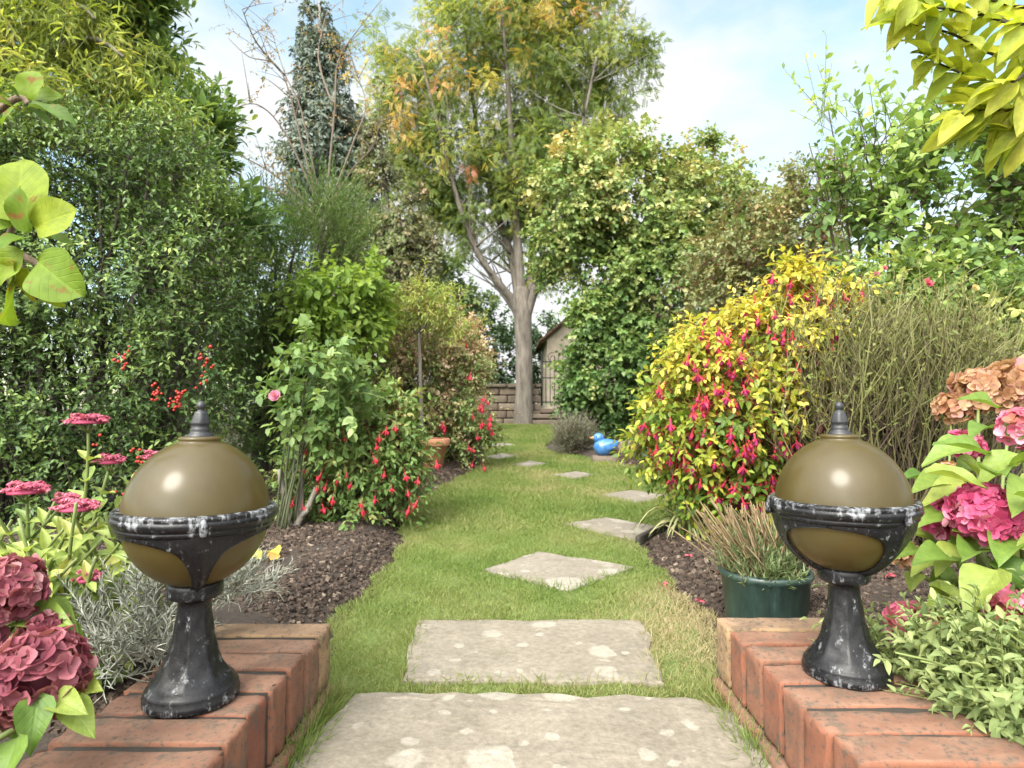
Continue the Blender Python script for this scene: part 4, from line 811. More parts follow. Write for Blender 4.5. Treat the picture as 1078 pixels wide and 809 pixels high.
# red flowers on the pink tipped shrub
fp = [P(x + g.normal(0, 3), y + g.normal(0, 3), 5.0 + .1 * g.random()) for (x, y) in ((508, 430), (512, 420), (515, 435), (505, 445), (503, 438), (510, 412), (517, 428), (468, 440), (465, 440), (492, 460), (500, 482), (508, 487), (466, 462), (514, 450), (506, 455), (500, 420), (488, 350), (492, 355), (502, 385), (500, 470), (512, 440), (510, 425), (514, 420), (470, 442))]
hang_flowers(ab, fp, [M_fpnk, M_fred], 1.5, 68)

# rose bush, left bed
fy = G(312, 567); rs = empty('rose_bush', (fy[0], fy[1], bed_z(fy[0], fy[1])), 'pale green rose bush with woody base and a single pink bloom', 'rose bush')
M_rose = leaf_mat('rose_leaf', [(0.06, 0.11, 0.035), (0.10, 0.17, 0.05), (0.15, 0.225, 0.07), (0.22, 0.30, 0.11)], .5, .38)
dF = 2.75
RE_ = [E(345, 405, 34, 32, dF, .18), E(325, 440, 22, 26, dF, .14), E(368, 432, 24, 24, dF, .16), E(350, 378, 28, 18, dF, .14), E(352, 462, 22, 20, dF, .13), E(335, 360, 22, 8, dF, .12)]
_, C, Pn, tips = crown('crown', rs, M_rose, RE_, 150, .15, 8, .045, .64, LEAF, .25, .25, .25, clumps=60, csig=.2, shell=.3, tb=.5, cvar=.15, tgrad=.25, seed=71, stem_m=M_gstem, stem_r=.0022)
stems(rs, M_rcane, rs.location, list(C[:13]) + [P(327, 340, dF), P(300, 380, dF - .1)], .0055, .002, .07, bow=.25, seed=72)
stems(rs, M_bark, rs.location, [P(298, 495, dF), P(316, 500, dF), P(330, 515, dF), P(322, 540, dF - .05)], .018, .012, .03, name='trunk', seed=73)
M_rosep = petal_mat('rose_petal', [(0.62, 0.20, 0.34), (0.72, 0.34, 0.46)], .35)
def rose_bloom(c, r, parent, m=None, face=(0, -1, .45)):
    b = MB(); f = nrm(np.array(face, float)); t1 = nrm(np.cross(f, (0.1, 0, 1))); t2 = np.cross(f, t1)
    for ring, (n, tiltv, rr) in enumerate(((3, 2.2, .35), (5, 1.3, .6), (7, .7, .85), (8, .35, 1.0))):
        for k in range(n):
            a = k * 6.283 / n + ring * .5; o_ = t1 * math.cos(a) + t2 * math.sin(a); D = nrm((o_ + f * tiltv)[None]); Nn_ = nrm((f - o_ * .4)[None])
            V, F, _, _ = leaf_batch((np.array(c) + f * .08 * r * (3 - ring))[None], D, Nn_, r * rr, r * 1.0 * rr, np.array([.5]), PETAL); b.add(V, F, .2 + .7 * random.random())
    return b.build('bloom', m or M_rosep, parent)
rose_bloom(P(290, 418, 2.45), .027, rs)

# ---------------------------------------------------------------- right side
M_maple = leaf_mat('maple_leaf', gain=1.6, cols=[(0.030, 0.062, 0.018), (0.060, 0.105, 0.028), (0.11, 0.15, 0.045), (0.185, 0.19, 0.07), (0.30, 0.225, 0.105)], rough=.48, trans=.3)
fb = tree_base(680, 8.2); mt = empty('field_maple', fb, 'big bushy maple with dense green leaves going yellow on top, right of the trunk', 'maple tree')
b = MB(); V, F = tube(smooth_poly([fb, fb + (0, 0, 1.2), P(680, 230, 8.2)], 5), np.linspace(.13, .04, 11), 8); b.add(V, F)
ME = [(*E(622, 345, 20, 40, 7.6, .3)[:6], 2.0), (*E(620, 405, 18, 42, 7.5, .3)[:6], 2.0), E(800, 220, 30, 28, 8.3, .4), E(790, 260, 40, 35, 8.2, .4), E(700, 160, 26, 16, 8.2, .3), E(600, 190, 30, 26, 8.0, .3), E(640, 150, 22, 16, 8.2, .3), E(745, 165, 24, 16, 8.3, .3), E(610, 215, 52, 58, 8.0, .7), E(670, 215, 60, 65, 8.0, .75), E(735, 205, 58, 45, 8.2, .7), E(648, 300, 52, 58, 7.9, .6), E(700, 300, 70, 65, 7.9, .7), E(648, 388, 46, 58, 7.6, .5), E(700, 400, 60, 65, 7.8, .6), E(645, 170, 45, 25, 8.2, .5), E(760, 260, 50, 55, 8.2, .6), E(590, 255, 26, 38, 7.9, .4), (*E(770, 180, 28, 20, 8.3, .35)[:6], .5), E(690, 440, 70, 25, 7.6, .5)]
for e in ME:
    q = np.array(e[:3]); V, F = tube(bez(fb + (0, 0, .9), (fb + q) / 2 + (0, .2, .3), q, 7), np.linspace(.05, .012, 7), 6); b.add(V, F)
b.build('trunk', M_bark, mt)
crown('crown', mt, M_maple, ME, 7200, .22, 9, .062, .85, DIAM, .1, .3, .2, jit=.6, clumps=440, csig=.18, shell=.6, tb=.40, tvar=.08, cvar=.13, tgrad=.55, seed=81, stem_m=M_dtwig, stem_r=.003, stem_frac=.5, floor=gz(7.5) + .05)
M_brz = leaf_mat('bronze_leaf', gain=1.8, cols=[(0.05, 0.07, 0.025), (0.085, 0.10, 0.04), (0.13, 0.135, 0.055), (0.20, 0.14, 0.075)], rough=.45, trans=.3)
fb = tree_base(810, 5.2); bz = empty('bronze_shrub', fb, 'bronzed olive shrub between the maple and the tall right hand shrubs', 'shrub')
_, C, _, _ = crown('crown', bz, M_brz, [E(790, 250, 55, 40, 5.2, .4), E(840, 235, 45, 42, 5.1, .4), E(760, 285, 45, 35, 5.2, .4), E(830, 290, 60, 45, 5.1, .4), E(790, 340, 80, 60, 5.2, .4), E(860, 200, 25, 28, 5.0, .3), E(850, 390, 60, 60, 5.2, .4)], 1900, .2, 8, .048, .6, DIAM, .3, .2, .1, clumps=170, csig=.19, shell=.45, tb=.36, cvar=.17, tgrad=.25, seed=83, stem_m=M_rstem, stem_r=.0025)
stems(bz, M_dtwig, fb, C[:24], .016, .005, .15, seed=84, follow=.5)
M_haz = leaf_mat('hazel_leaf', gain=1.75, cols=[(0.04, 0.075, 0.022), (0.075, 0.12, 0.032), (0.125, 0.18, 0.05), (0.21, 0.26, 0.075)], rough=.42, trans=.36)
fb = tree_base(985, 3.7); hz = empty('tall_shrub', fb, 'tall loose green shrub with visible upright stems at the right edge', 'shrub')
HE = [E(925, 185, 48, 55, 3.7, .35), E(975, 150, 45, 50, 3.7, .35), E(1030, 175, 50, 75, 3.7, .35), E(890, 225, 36, 40, 3.6, .3), E(950, 245, 60, 45, 3.6, .35), E(1040, 260, 55, 55, 3.7, .35), E(1110, 200, 60, 100, 3.8, .4), E(1000, 320, 80, 45, 3.7, .35), (*E(1060, 340, 60, 50, 3.7, .3)[:6], .6), E(1130, 330, 60, 70, 3.7, .4), E(1130, 430, 75, 60, 3.8, .35), E(1040, 440, 60, 50, 3.9, .35), E(1210, 330, 80, 110, 3.9, .4), E(1230, 450, 80, 60, 3.8, .35)]
_, C, Pn, tips = crown('crown', hz, M_haz, HE, 2500, .24, 7, .066, .62, LEAF, .5, .1, .1, jit=.5, clumps=130, csig=.2, shell=.3, tb=.42, cvar=.16, tgrad=.15, seed=85, stem_m=M_twig, stem_r=.003)
stems(hz, M_twig, fb, list(C[:30]) + [P(868, 110, 3.7), P(850, 150, 3.6), P(900, 95, 3.7), P(862, 165, 3.6)], .009, .003, .1, bow=.3, seed=86, follow=.7)
crown('shoots', hz, M_haz, [E(862, 135, 14, 35, 3.6, .1), E(880, 120, 12, 30, 3.65, .1), E(945, 90, 15, 20, 3.7, .12), E(862, 200, 15, 30, 3.6, .12)], 16, .3, 7, .052, .5, LEAF, 1.2, 0, .2, jit=.2, clumps=8, csig=.4, tb=.7, seed=87, stem_m=M_gstem, stem_r=.002)
# climbing rose greenery in front of it
M_rs2 = leaf_mat('mid_green_leaf', gain=1.35, cols=[(0.05, 0.085, 0.022), (0.085, 0.14, 0.034), (0.15, 0.20, 0.055), (0.28, 0.28, 0.08)], rough=.48, trans=.35)
fb = tree_base(960, 3.05); rr_ = empty('pink_rose_bush', fb, 'mid green rose bush with small pink blooms above the olive twigs', 'rose bush')
_, C, _, _ = crown('crown', rr_, M_rs2, [E(930, 300, 60, 28, 3.05, .25), E(1000, 310, 60, 32, 3.05, .25), E(900, 320, 35, 30, 3.0, .2), E(1055, 330, 45, 40, 3.05, .25), E(970, 345, 60, 30, 3.1, .25)], 520, .15, 8, .042, .58, LEAF, .4, .15, .2, clumps=80, csig=.22, shell=.3, tb=.45, cvar=.17, seed=88, stem_m=M_gstem, stem_r=.0018)
stems(rr_, M_gstem, fb, C[:16], .007, .003, .15, seed=89)
M_rp2 = petal_mat('deep_pink_petal', [(0.60, 0.09, 0.16), (0.70, 0.2, 0.26)], .3); M_yel = petal_mat('cream_petal', [(0.65, 0.5, 0.16), (0.7, 0.58, 0.28)], .3)
for (x, y, r_) in ((976, 299, .026), (922, 290, .017), (931, 283, .013), (905, 297, .014)): rose_bloom(P(x, y, 2.72), r_, rr_, M_rp2)
rose_bloom(P(1026, 304, 2.72), .018, rr_, M_yel)
# olive twiggy broom
fb = tree_base(955, 2.35); fb[2] = .05; tw = empty('twiggy_shrub', fb, 'dense shrub of olive and brown upright bare twigs behind the lamp', 'shrub')
M_tw = tint_mat('olive_twig', [(0.045, 0.027, 0.02), (0.10, 0.065, 0.045), (0.125, 0.115, 0.038), (0.18, 0.19, 0.058), (0.25, 0.235, 0.10)], .7, 40, .3)
g = np.random.default_rng(91); n = 850
bx_ = P(955, 520, 2.35); b0 = np.column_stack([bx_[0] + g.uniform(-.30, .34, n), 2.35 + g.uniform(-.16, .25, n), np.full(n, .04) + .25 * g.random(n)])
ex = b0[:, 0] + (b0[:, 0] - bx_[0]) * .35 + g.normal(0, .09, n); tipx = 539 + ex * FPX / 2.35
tz = np.array([P(955, np.interp(x, [850, 880, 930, 1000, 1080], [345, 318, 315, 335, 350]), 2.35)[2] for x in tipx]) - np.abs(g.normal(0, .17, n)) + .02
e0 = np.column_stack([ex, b0[:, 1] + g.normal(0, .08, n), np.maximum(tz, .3)])
s = np.linspace(0, 1, 6); pp = b0[:, None] * (1 - s)[None, :, None] + e0[:, None] * s[None, :, None] + np.cumsum(g.normal(0, .022, (n, 6, 3)), 1); pp[..., 0] += (.09 * g.normal(size=n))[:, None] * np.sin(s * 3.1)[None]
V, F = tubes3(pp, np.linspace(.0034, .0014, 6) * (.7 + .6 * g.random((n, 1)))); ti = np.repeat(np.clip(.12 + .68 * s[None] ** 1.2 + g.normal(0, .22, (n, 1)), .01, .99), 3, axis=1).ravel()
build('stems', V, F, M_tw, tw, ti)
i = g.integers(0, n, 4200); k = g.integers(2, 5, 4200); fr_ = g.random((4200, 1)); p0 = pp[i, k] * (1 - fr_) + pp[i, k + 1] * fr_; dd = nrm(np.column_stack([g.normal(0, .6, 4200), g.normal(0, .5, 4200), .55 + .5 * g.random(4200)])) * (.05 + .12 * g.random((4200, 1)))
q = np.stack([p0, p0 + dd * .5 + g.normal(0, .006, p0.shape), p0 + dd], 1); V, F = tubes3(q, np.array((.0017, .0014, .0008))); build('side_twigs', V, F, M_tw, tw, np.repeat(np.clip(.2 + .12 * k + g.normal(0, .22, 4200), .01, .99), 9))
M_twl = leaf_mat('olive_leaf', [(0.09, 0.11, 0.03), (0.15, 0.18, 0.05), (0.24, 0.24, 0.08)], .6, .3)
m_ = 7000; i = g.integers(0, n, m_); p0 = pp[i, g.integers(3, 6, m_)] + g.normal(0, .01, (m_, 3)); V, F, ti, _ = leaf_batch(p0, g.normal(0, 1, (m_, 3)) + (0, 0, .8), g.normal(0, 1, (m_, 3)), .013 + .016 * g.random(m_), .009, g.random(m_), DIAM); build('foliage', V, F, M_twl, tw, ti)

# more growth beyond both sides so the garden stays closed from another position
M_back = leaf_mat('back_leaf', gain=1.4, cols=[(0.045, 0.075, 0.03), (0.08, 0.115, 0.04), (0.13, 0.16, 0.06)], rough=.5, trans=.25)
def back_tree(px, d, ells, lab, n, leaf, m, seed, tb=.4):
    q = tree_base(px, d); t_ = empty('background_tree', q, lab, 'tree', 'trees beyond the garden wall')
    b = MB(); e0 = np.array(ells[0][:3]); V, F = tube(smooth_poly([q, (q + e0) / 2 + (.05, 0, 0), e0], 4), np.linspace(.16, .05, 9), 8); b.add(V, F); b.build('trunk', M_bark, t_)
    crown('crown', t_, m, ells, n, .4, 8, leaf, .65, DIAM, .2, .2, .1, clumps=max(40, n // 12), csig=.18, shell=.5, tb=tb, cvar=.18, tgrad=.25, seed=seed)
back_tree(520, 21, [E(520, 355, 28, 40, 21), E(498, 372, 22, 38, 21), E(545, 385, 24, 40, 21), E(520, 405, 45, 25, 21)], 'dark green rounded tree seen over the stone wall beside the trunk', 900, .15, M_dark, 101, .55)
back_tree(472, 19, [E(478, 300, 24, 35, 19), E(458, 285, 18, 26, 19), E(490, 330, 26, 28, 19), E(470, 340, 36, 45, 19)], 'soft grey green tree behind the pink tipped shrub, with sky to its right', 800, .15, M_back, 102)
back_tree(575, 24, [E(572, 370, 20, 40, 24), E(590, 400, 26, 40, 24)], 'dark tree between the trunk and the outbuilding wall', 380, .17, M_dark, 103, .5)
back_tree(250, 10, [E(240, 300, 60, 70, 10), E(200, 380, 80, 70, 10), E(300, 370, 60, 60, 10)], 'dull green tree hidden behind the laurel and the feathery shrub', 900, .11, M_back, 104)
back_tree(-120, 9, [E(-150, 200, 130, 160, 9), E(-150, 380, 160, 90, 9)], 'broad tree beyond the willow, mostly outside the picture', 900, .12, M_back, 105)
back_tree(1180, 9, [E(1190, 180, 130, 140, 9), E(1180, 350, 140, 100, 9)], 'broad tree beyond the right hand house wall', 900, .12, M_back, 106)
back_tree(790, 14, [E(800, 300, 80, 60, 14), E(880, 330, 80, 80, 14), E(760, 380, 80, 60, 14)], 'tree behind the bronzed shrub at right', 1000, .13, M_back, 107)

# ---------------------------------------------------------------- bird ornament and bird bed
bc = G(637, 486); d = bc[1]; zb = bed_z(bc[0], d)
M_blue = plain('blue_glaze', (0.055, 0.17, 0.42), .25, 0, .6, 14, .3)
st_ = MB(); q, F = rbox(.26, .22, .10, .04, 5, .004); st_.add(q + (bc[0], d, zb + .03), F, .45); st_o = st_.build('rock', M_wall); tag(st_o, 'flat brown rock under the blue bird ornament', 'rock')
br_ = empty('bird_ornament', (bc[0], d, zb + .08), 'glossy blue ceramic bird ornament sitting on a flat rock', 'bird ornament'); br_.scale = (.95, .95, .92)
bd_ = []; nb = 22; nsd = 20
for k in range(nb):                                     # body: profile swept along x, head to the left, tail to the right
    t_ = k / (nb - 1); x = -.115 + .26 * t_; h = np.interp(t_, [0, .06, .18, .35, .5, .65, .8, .92, 1], [.012, .06, .092, .102, .096, .076, .048, .026, .012]); zc = np.interp(t_, [0, .2, .5, .75, 1], [.095, .088, .09, .115, .142]); w_ = h * np.interp(t_, [0, .5, 1], [.95, .95, 1.1])
    for a in np.linspace(0, 2 * math.pi, nsd, endpoint=False): bd_.append((bc[0] + x, d + w_ * math.cos(a), zb + .075 + zc + h * math.sin(a) * .92))
i, j = np.meshgrid(np.arange(nb - 1), np.arange(nsd), indexing='ij'); k = (j + 1) % nsd; F = np.stack([i * nsd + j, i * nsd + k, (i + 1) * nsd + k, (i + 1) * nsd + j], -1).reshape(-1, 4)
b = MB(); b.add(bd_, [F, np.arange(nsd)[::-1][None], ((nb - 1) * nsd + np.arange(nsd))[None]])
ico = bmesh.new(); bmesh.ops.create_icosphere(ico, subdivisions=3, radius=1); HV = np.array([v.co[:] for v in ico.verts]); HF = np.array([[v.index for v in f.verts] for f in ico.faces]); ico.free()
b.add(HV * (.056, .05, .052) + (bc[0] - .064, d, zb + .075 + .186), [HF]); b.build('body', M_blue, br_)
b = MB(); V, F = lathe([(0.017, 0), (.014, .012), (.0, .045)], 10); V = np.column_stack([-V[:, 2], V[:, 1], V[:, 0]]); b.add(V + (bc[0] - .112, d, zb + .075 + .188), F); b.build('beak', plain('orange_beak', (.5, .22, .08), .5), br_)
for s in (-1, 1):
    b = MB(); b.add(HV * .007 + (bc[0] - .09, d + s * .042, zb + .075 + .204), [HF]); b.build('eye', plain('eye_black', (.01, .01, .01), .2), br_)
    b = MB(); b.add(HV * (.085, .012, .042) @ np.array(((.97, 0, .24), (0, 1, 0), (-.24, 0, .97))) + (bc[0] + .03, d + s * .085, zb + .075 + .108), [HF]); b.build('wing', M_blue, br_)
M_lav = leaf_mat('grey_lavender', [(0.10, 0.115, 0.07), (0.17, 0.18, 0.12), (0.24, 0.235, 0.18), (0.26, 0.20, 0.20)], .7, .2)
q = G(607, 479); lv = empty('lavender_bush', (q[0], q[1], bed_z(q[0], q[1])), 'small round grey lavender bush left of the blue bird', 'lavender bush')
d2 = q[1]; _, C, _, _ = crown('crown', lv, M_lav, [E(604, 462, 17, 15, d2 + .05, .2), E(597, 465, 12, 12, d2, .14), E(611, 467, 11, 11, d2, .12)], 650, .16, 9, .035, .14, DIAM, 1.1, -.05, -.2, jit=.4, clumps=60, csig=.2, shell=.2, spread=.4, tb=.45, cvar=.15, tgrad=.4, seed=111, stem_m=M_twig, stem_r=.0015)
stems(lv, M_twig, lv.location, C[:16], .006, .003, .03, seed=112)
b = MB(); q = G(686, 490); q[2] = bed_z(q[0], q[1]); o = empty('teal_planter', q, 'small teal pot with white flowers half hidden by the golden fuchsia', 'planter')
V, F = lathe([(0, 0), (.075, 0), (.085, .01), (.11, .13), (.118, .135), (.118, .15), (.105, .15), (.1, .12), (0, .12)], 24, *q); b.add(V, F); b.build('body', plain('teal_glaze', (.25, .38, .33), .5, nscale=20), o)
b = MB(); g = np.random.default_rng(12)
for _ in range(70):
    c = q + np.array((g.normal(.02, .045), g.normal(0, .05), .17 + .06 * g.random())); V, F, _, _ = leaf_batch(np.repeat(c[None], 5, 0), np.column_stack([np.cos(np.arange(5) * 1.257), np.sin(np.arange(5) * 1.257), np.full(5, .2)]), np.tile((0., 0, 1), (5, 1)), .016, .013, np.full(5, .5), CARD); b.add(V, F, g.random())
b.build('flowers', petal_mat('white_petal', [(.7, .7, .7), (.8, .78, .78)], .3), o)
for (x, y, sx, lab, tt) in ((660, 478, .2, 'rounded grey rock edging the bird bed', .7), (650, 485, .14, 'small brown rock at the lawn side of the bird bed', .2), (622, 484, .10, 'mossy tan rock at the foot of the lavender bush', .9)):
    q = G(x, y); b = MB(); v, F = rbox(sx, sx * .8, sx * .55, sx * .2, 5, .003); b.add(v + (q[0], q[1], bed_z(q[0], q[1]) + sx * .15), F, tt); o = b.build('rock', M_wall); tag(o, lab, 'rock')

# ---------------------------------------------------------------- edging board, spiky plant, green pot
a = G(668, 573); c = G(702, 555); a[2] = c[2] = 0; dirv = nrm(c - a); ln = np.linalg.norm(c - a); q, F = rbox(ln, .022, .09, .003, 3); ang = math.atan2(dirv[1], dirv[0]); ca, sa = math.cos(ang), math.sin(ang)
q = q @ np.array(((ca, sa, 0), (-sa, ca, 0), (0, 0, 1))); b = MB(); b.add(q + (a + c) / 2 + (.012, 0, -.012), F); o = b.build('edging_board', plain('dark_wet_timber', (.03, .026, .02), .85, nscale=40)); tag(o, 'short dark timber edging board holding the soil beside a stepping stone', 'edging board')
q = G(722, 576); sp = empty('spiky_plant', (q[0], q[1], bed_z(*q[:2])), 'spiky plant with arching strap leaves under the golden fuchsia', 'plant')
g = np.random.default_rng(13); b = MB()
for k in range(42):
    az = g.uniform(0, 6.28); L_ = .16 + .16 * g.random(); up_ = .5 + g.random(); s = np.linspace(0, 1, 8)[:, None]; dv = np.array((math.cos(az), math.sin(az), 0)); pts = np.array(sp.location) + (0, 0, .01) + dv * s * L_ * .8 + np.array((0, 0, 1)) * (s * up_ - s ** 2 * up_ * 1.0) * L_
    sd = np.array((-math.sin(az), math.cos(az), 0)); w_ = .008 * np.sqrt(np.clip(1 - s, 0, 1)) ; V = np.concatenate([pts - sd * w_ + (0, 0, .002), pts, pts + sd * w_ + (0, 0, .002)], 1).reshape(-1, 3)
    F = [(i * 3 + j, i * 3 + j + 1, i * 3 + 4 + j, i * 3 + 3 + j) for i in range(7) for j in range(2)]; b.add(V, [np.array(F)], float(g.random()))
b.build('leaves', leaf_mat('strap_leaf', [(.08, .11, .04), (.2, .22, .10), (.32, .30, .16)], .5, .3), sp)
d = 1.62; q = P(806, 640, d); q[2] = bed_z(q[0], d) - .005; gp_ = empty('green_pot', q, 'round dark green glazed pot just behind the brick wall', 'flower pot'); gp_.scale = (1, 1, .86)
rp_ = .113; V, F = lathe([(0, 0), (rp_ * .86, 0), (rp_ * .88, .005), (rp_ * .955, .125), (rp_ * 1.0, .13), (rp_ * 1.025, .137), (rp_ * 1.015, .147), (rp_ * .96, .15), (rp_ * .92, .143), (rp_ * .9, .10)], 56, *q); b = MB(); b.add(V, F)
m, Nn, Ln, bb = mat('dark_green_glaze'); tcn = Nn.new('ShaderNodeTexCoord'); mpn = Nn.new('ShaderNodeMapping'); mpn.inputs['Scale'].default_value = (1, 1, .25); Ln.new(tcn.outputs['Object'], mpn.inputs[0]); n = nz_node(Nn, Ln, 40, 6, .7, mpn.outputs[0])
Ln.new(ramp_of(Nn, Ln, n.outputs['Fac'], [(.35, (.018, .034, .030)), (.6, (.035, .065, .055)), (.8, (.10, .14, .125))]), bb.inputs['Base Color']); bb.inputs['Roughness'].default_value = .38
b.build('body', m, gp_); V, F = lathe([(0, .118), (.06, .117), (.103, .112)], 30, *q); b = MB(); b.add(V, F); b.build('compost', ground_mat(), gp_)
q2 = q + (0, 0, .099); pl = empty('potted_lavender', q2, 'straggly lavender with dry flower stalks growing in the dark green pot', 'lavender')
M_lav2 = leaf_mat('sage_needle', [(0.10, 0.15, 0.06), (0.17, 0.22, 0.10), (0.26, 0.28, 0.17)], .65, .25)
crown('foliage', pl, M_lav2, [(q2[0] - .01, q2[1], q2[2] + .015, .078, .078, .035, 1)], 240, .085, 12, .028, .15, DIAM, 1.6, -.05, -.3, jit=.35, clumps=60, csig=.3, shell=.2, spread=.45, tb=.45, cvar=.18, seed=121, stem_m=M_gstem, stem_r=.0011)
n = 210; g = np.random.default_rng(14); b0 = q2 + np.column_stack([g.normal(0, .045, n), g.normal(0, .045, n), np.zeros(n)]); hh = .09 + .11 * g.random(n); lean = np.column_stack([g.normal(-.05, .05, n), g.normal(0, .05, n), hh]); s = np.array((0, .5, .8, 1.))
pp = b0[:, None] + lean[:, None] * s[None, :, None]; pp[..., 0] += (g.normal(0, .012, n))[:, None] * s ** 2; V, F = tubes3(pp, np.array((.0011, .0011, .0028, .0016))); build('dry_stalks', V, F, tint_mat('straw_stalk', [(.16, .12, .05), (.33, .24, .12), (.42, .30, .19)], .8), pl, np.repeat(g.random(n), 12))

# ---------------------------------------------------------------- hydrangeas
def mophead(c, r, m, parent, face=(0, -.4, 1), n=70, fs=.34, seed=0, squash=.75, spread_=.55, name='flower_head'):
    g = np.random.default_rng(seed); f = nrm(np.array(face, float)); t1 = nrm(np.cross(f, (.3, .9, .1))); t2 = np.cross(f, t1); b = MB(); c = np.array(c, float)
    gold = math.pi * (3 - 5 ** .5)
    for k in range(n):
        ct_ = 1 - (k + .5) / n * (1 + spread_); sn = math.sqrt(max(0, 1 - ct_ * ct_)); a = k * gold + g.normal(0, .15)
        nv = f * ct_ + (t1 * math.cos(a) + t2 * math.sin(a)) * sn; pos = c + (f * ct_ * squash + (t1 * math.cos(a) + t2 * math.sin(a)) * sn) * r * (1 + g.normal(0, .06))
        nv = nrm(nv + g.normal(0, .22, 3)); u = nrm(np.cross(nv, g.normal(size=3))); v = np.cross(nv, u); t0 = float(np.clip(g.normal(.5, .22), 0.02, .98)); a0 = g.random() * 6
        for p_ in range(4):
            aa = a0 + p_ * math.pi / 2; D = nrm((u * math.cos(aa) + v * math.sin(aa) + nv * (.15 + .3 * g.random()))[None]); s_ = r * fs * (.85 + .35 * g.random())
            V, F, _, uv = leaf_batch((pos + nv * .001 * p_)[None], D, nv[None] + g.normal(0, .1, 3), s_, s_ * 1.05, np.array([.5]), PETAL); b.add(V, F, np.clip(t0 + (uv[:, 0] - .5) * .25, .01, .99))
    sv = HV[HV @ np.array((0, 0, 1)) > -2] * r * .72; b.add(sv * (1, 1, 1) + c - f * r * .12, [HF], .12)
    return b.build(name, m, parent)
def big_leaf_plant(parent, m, items, tmpl=OVATE, name='leaf'):
    for (p, D, N_, ln, w_, t_) in items:
        V, F, ti, uv = leaf_batch(np.array([p], float), np.array([D], float), np.array([N_], float), ln, ln * w_, np.array([t_]), tmpl); build(name, V, F, m, parent, ti, uv)
M_hdus = petal_mat('dusky_petal', [(0.12, 0.028, 0.045), (0.25, 0.065, 0.09), (0.34, 0.12, 0.145), (0.44, 0.23, 0.24)], .25)
M_hleaf = leaf_mat('hydrangea_leaf', [(0.05, 0.105, 0.022), (0.09, 0.165, 0.03), (0.155, 0.23, 0.045), (0.25, 0.29, 0.065)], .45, .4, .4, veins=True)
hb = np.array((-.72, .66, .05)); hl = empty('dusky_hydrangea', hb, 'hydrangea with dusky wine red mopheads at the bottom left corner', 'hydrangea')
heads = [(40, 712, .72, .041, 1), (6, 622, .80, .035, 2), (46, 668, .80, .022, 3), (-70, 690, .75, .05, 4)]
hpos = [P(x, y, dd) for x, y, dd, r, s in heads]
for (x, y, dd, r, s), c in zip(heads, hpos): mophead(c, r, M_hdus, hl, (.25, -.75, .7), 74, .40, s)
stems(hl, M_gstem, hb, [c + (0, .02, -.03) for c in hpos] + [P(60, 760, .7), P(20, 800, .68)], .004, .003, .03, seed=131)
g = np.random.default_rng(15); it = []
for (x, y, dd, dx, dz, ln, t_) in ((20, 775, .66, .2, -.5, .075, .45), (55, 735, .70, 1, -.1, .05, .85), (70, 738, .71, .8, -.5, .055, .75), (0, 745, .66, -.6, -.6, .08, .3), (40, 730, .69, .3, -.8, .06, .35), (20, 650, .82, .9, .1, .085, .7), (45, 640, .84, .9, -.2, .07, .6), (-20, 790, .64, -.3, -.6, .09, .4), (80, 725, .74, .7, .2, .045, .9), (60, 660, .83, .8, -.4, .06, .55), (-40, 720, .7, -.8, .1, .09, .5), (10, 720, .72, .5, -.7, .07, .4)):
    it.append((P(x, y, dd), (dx, -.45 + .2 * g.normal(), dz), (g.normal(0, .2), -.6, .9), ln, .62, t_))
big_leaf_plant(hl, M_hleaf, it)
# right hydrangea
M_hpin = petal_mat('hot_pink_petal', [(0.27, 0.025, 0.07), (0.46, 0.055, 0.15), (0.56, 0.12, 0.24), (0.64, 0.28, 0.38)], .3)
M_hfad = petal_mat('faded_petal', [(0.28, 0.12, 0.065), (0.46, 0.235, 0.125), (0.56, 0.36, 0.21), (0.60, 0.28, 0.30)], .25)
M_hmix = petal_mat('fading_pink_petal', [(0.40, 0.16, 0.10), (0.52, 0.12, 0.16), (0.60, 0.16, 0.28), (0.66, 0.34, 0.42)], .28)
hb = np.array((1.02, 1.25, .06)); hr = empty('pink_hydrangea', hb, 'hydrangea with hot pink and rusty faded heads at the right edge', 'hydrangea')
HH = [(1040, 541, 1.12, .060, M_hpin, 1, .55), (1000, 546, 1.22, .046, M_hpin, 2, .6), (1085, 545, 1.10, .062, M_hpin, 3, .6), (1036, 412, 1.72, .075, M_hfad, 4, .7), (1078, 404, 1.70, .085, M_hfad, 5, .7), (1016, 468, 1.45, .038, M_hpin, 6, .6), (1078, 452, 1.25, .045, M_hmix, 7, .8), (960, 660, 1.16, .046, M_hmix, 8, .5), (978, 664, 1.15, .040, M_hfad, 9, .5),
      (1060, 640, 1.02, .035, M_hmix, 10, .7), (1066, 664, 1.0, .030, M_hfad, 11, .7), (1000, 500, 1.4, .030, M_hfad, 12, .7), (955, 585, 1.32, .028, M_hfad, 13, .8), (1130, 620, 1.05, .055, M_hpin, 14, .7), (1005, 430, 1.74, .05, M_hfad, 15, .7), (1160, 530, 1.15, .06, M_hpin, 16, .6), (1190, 600, 1.2, .055, M_hmix, 17, .6), (1150, 440, 1.5, .06, M_hfad, 18, .6)]
hpos = [P(h[0], h[1], h[2]) for h in HH]
for h, c in zip(HH, hpos): mophead(c, h[3] * .84, h[4], hr, (-.15, -.5, .85), 80 if h[3] > .05 else 46, .36 if h[3] > .05 else .42, h[5] + 20, h[6])
stems(hr, M_gstem, hb, [c + (0, .02, -.02) for c in hpos] + [P(1010, 600, 1.15), P(1040, 590, 1.1)], .005, .0035, .08, bow=.1, seed=133)
it = []
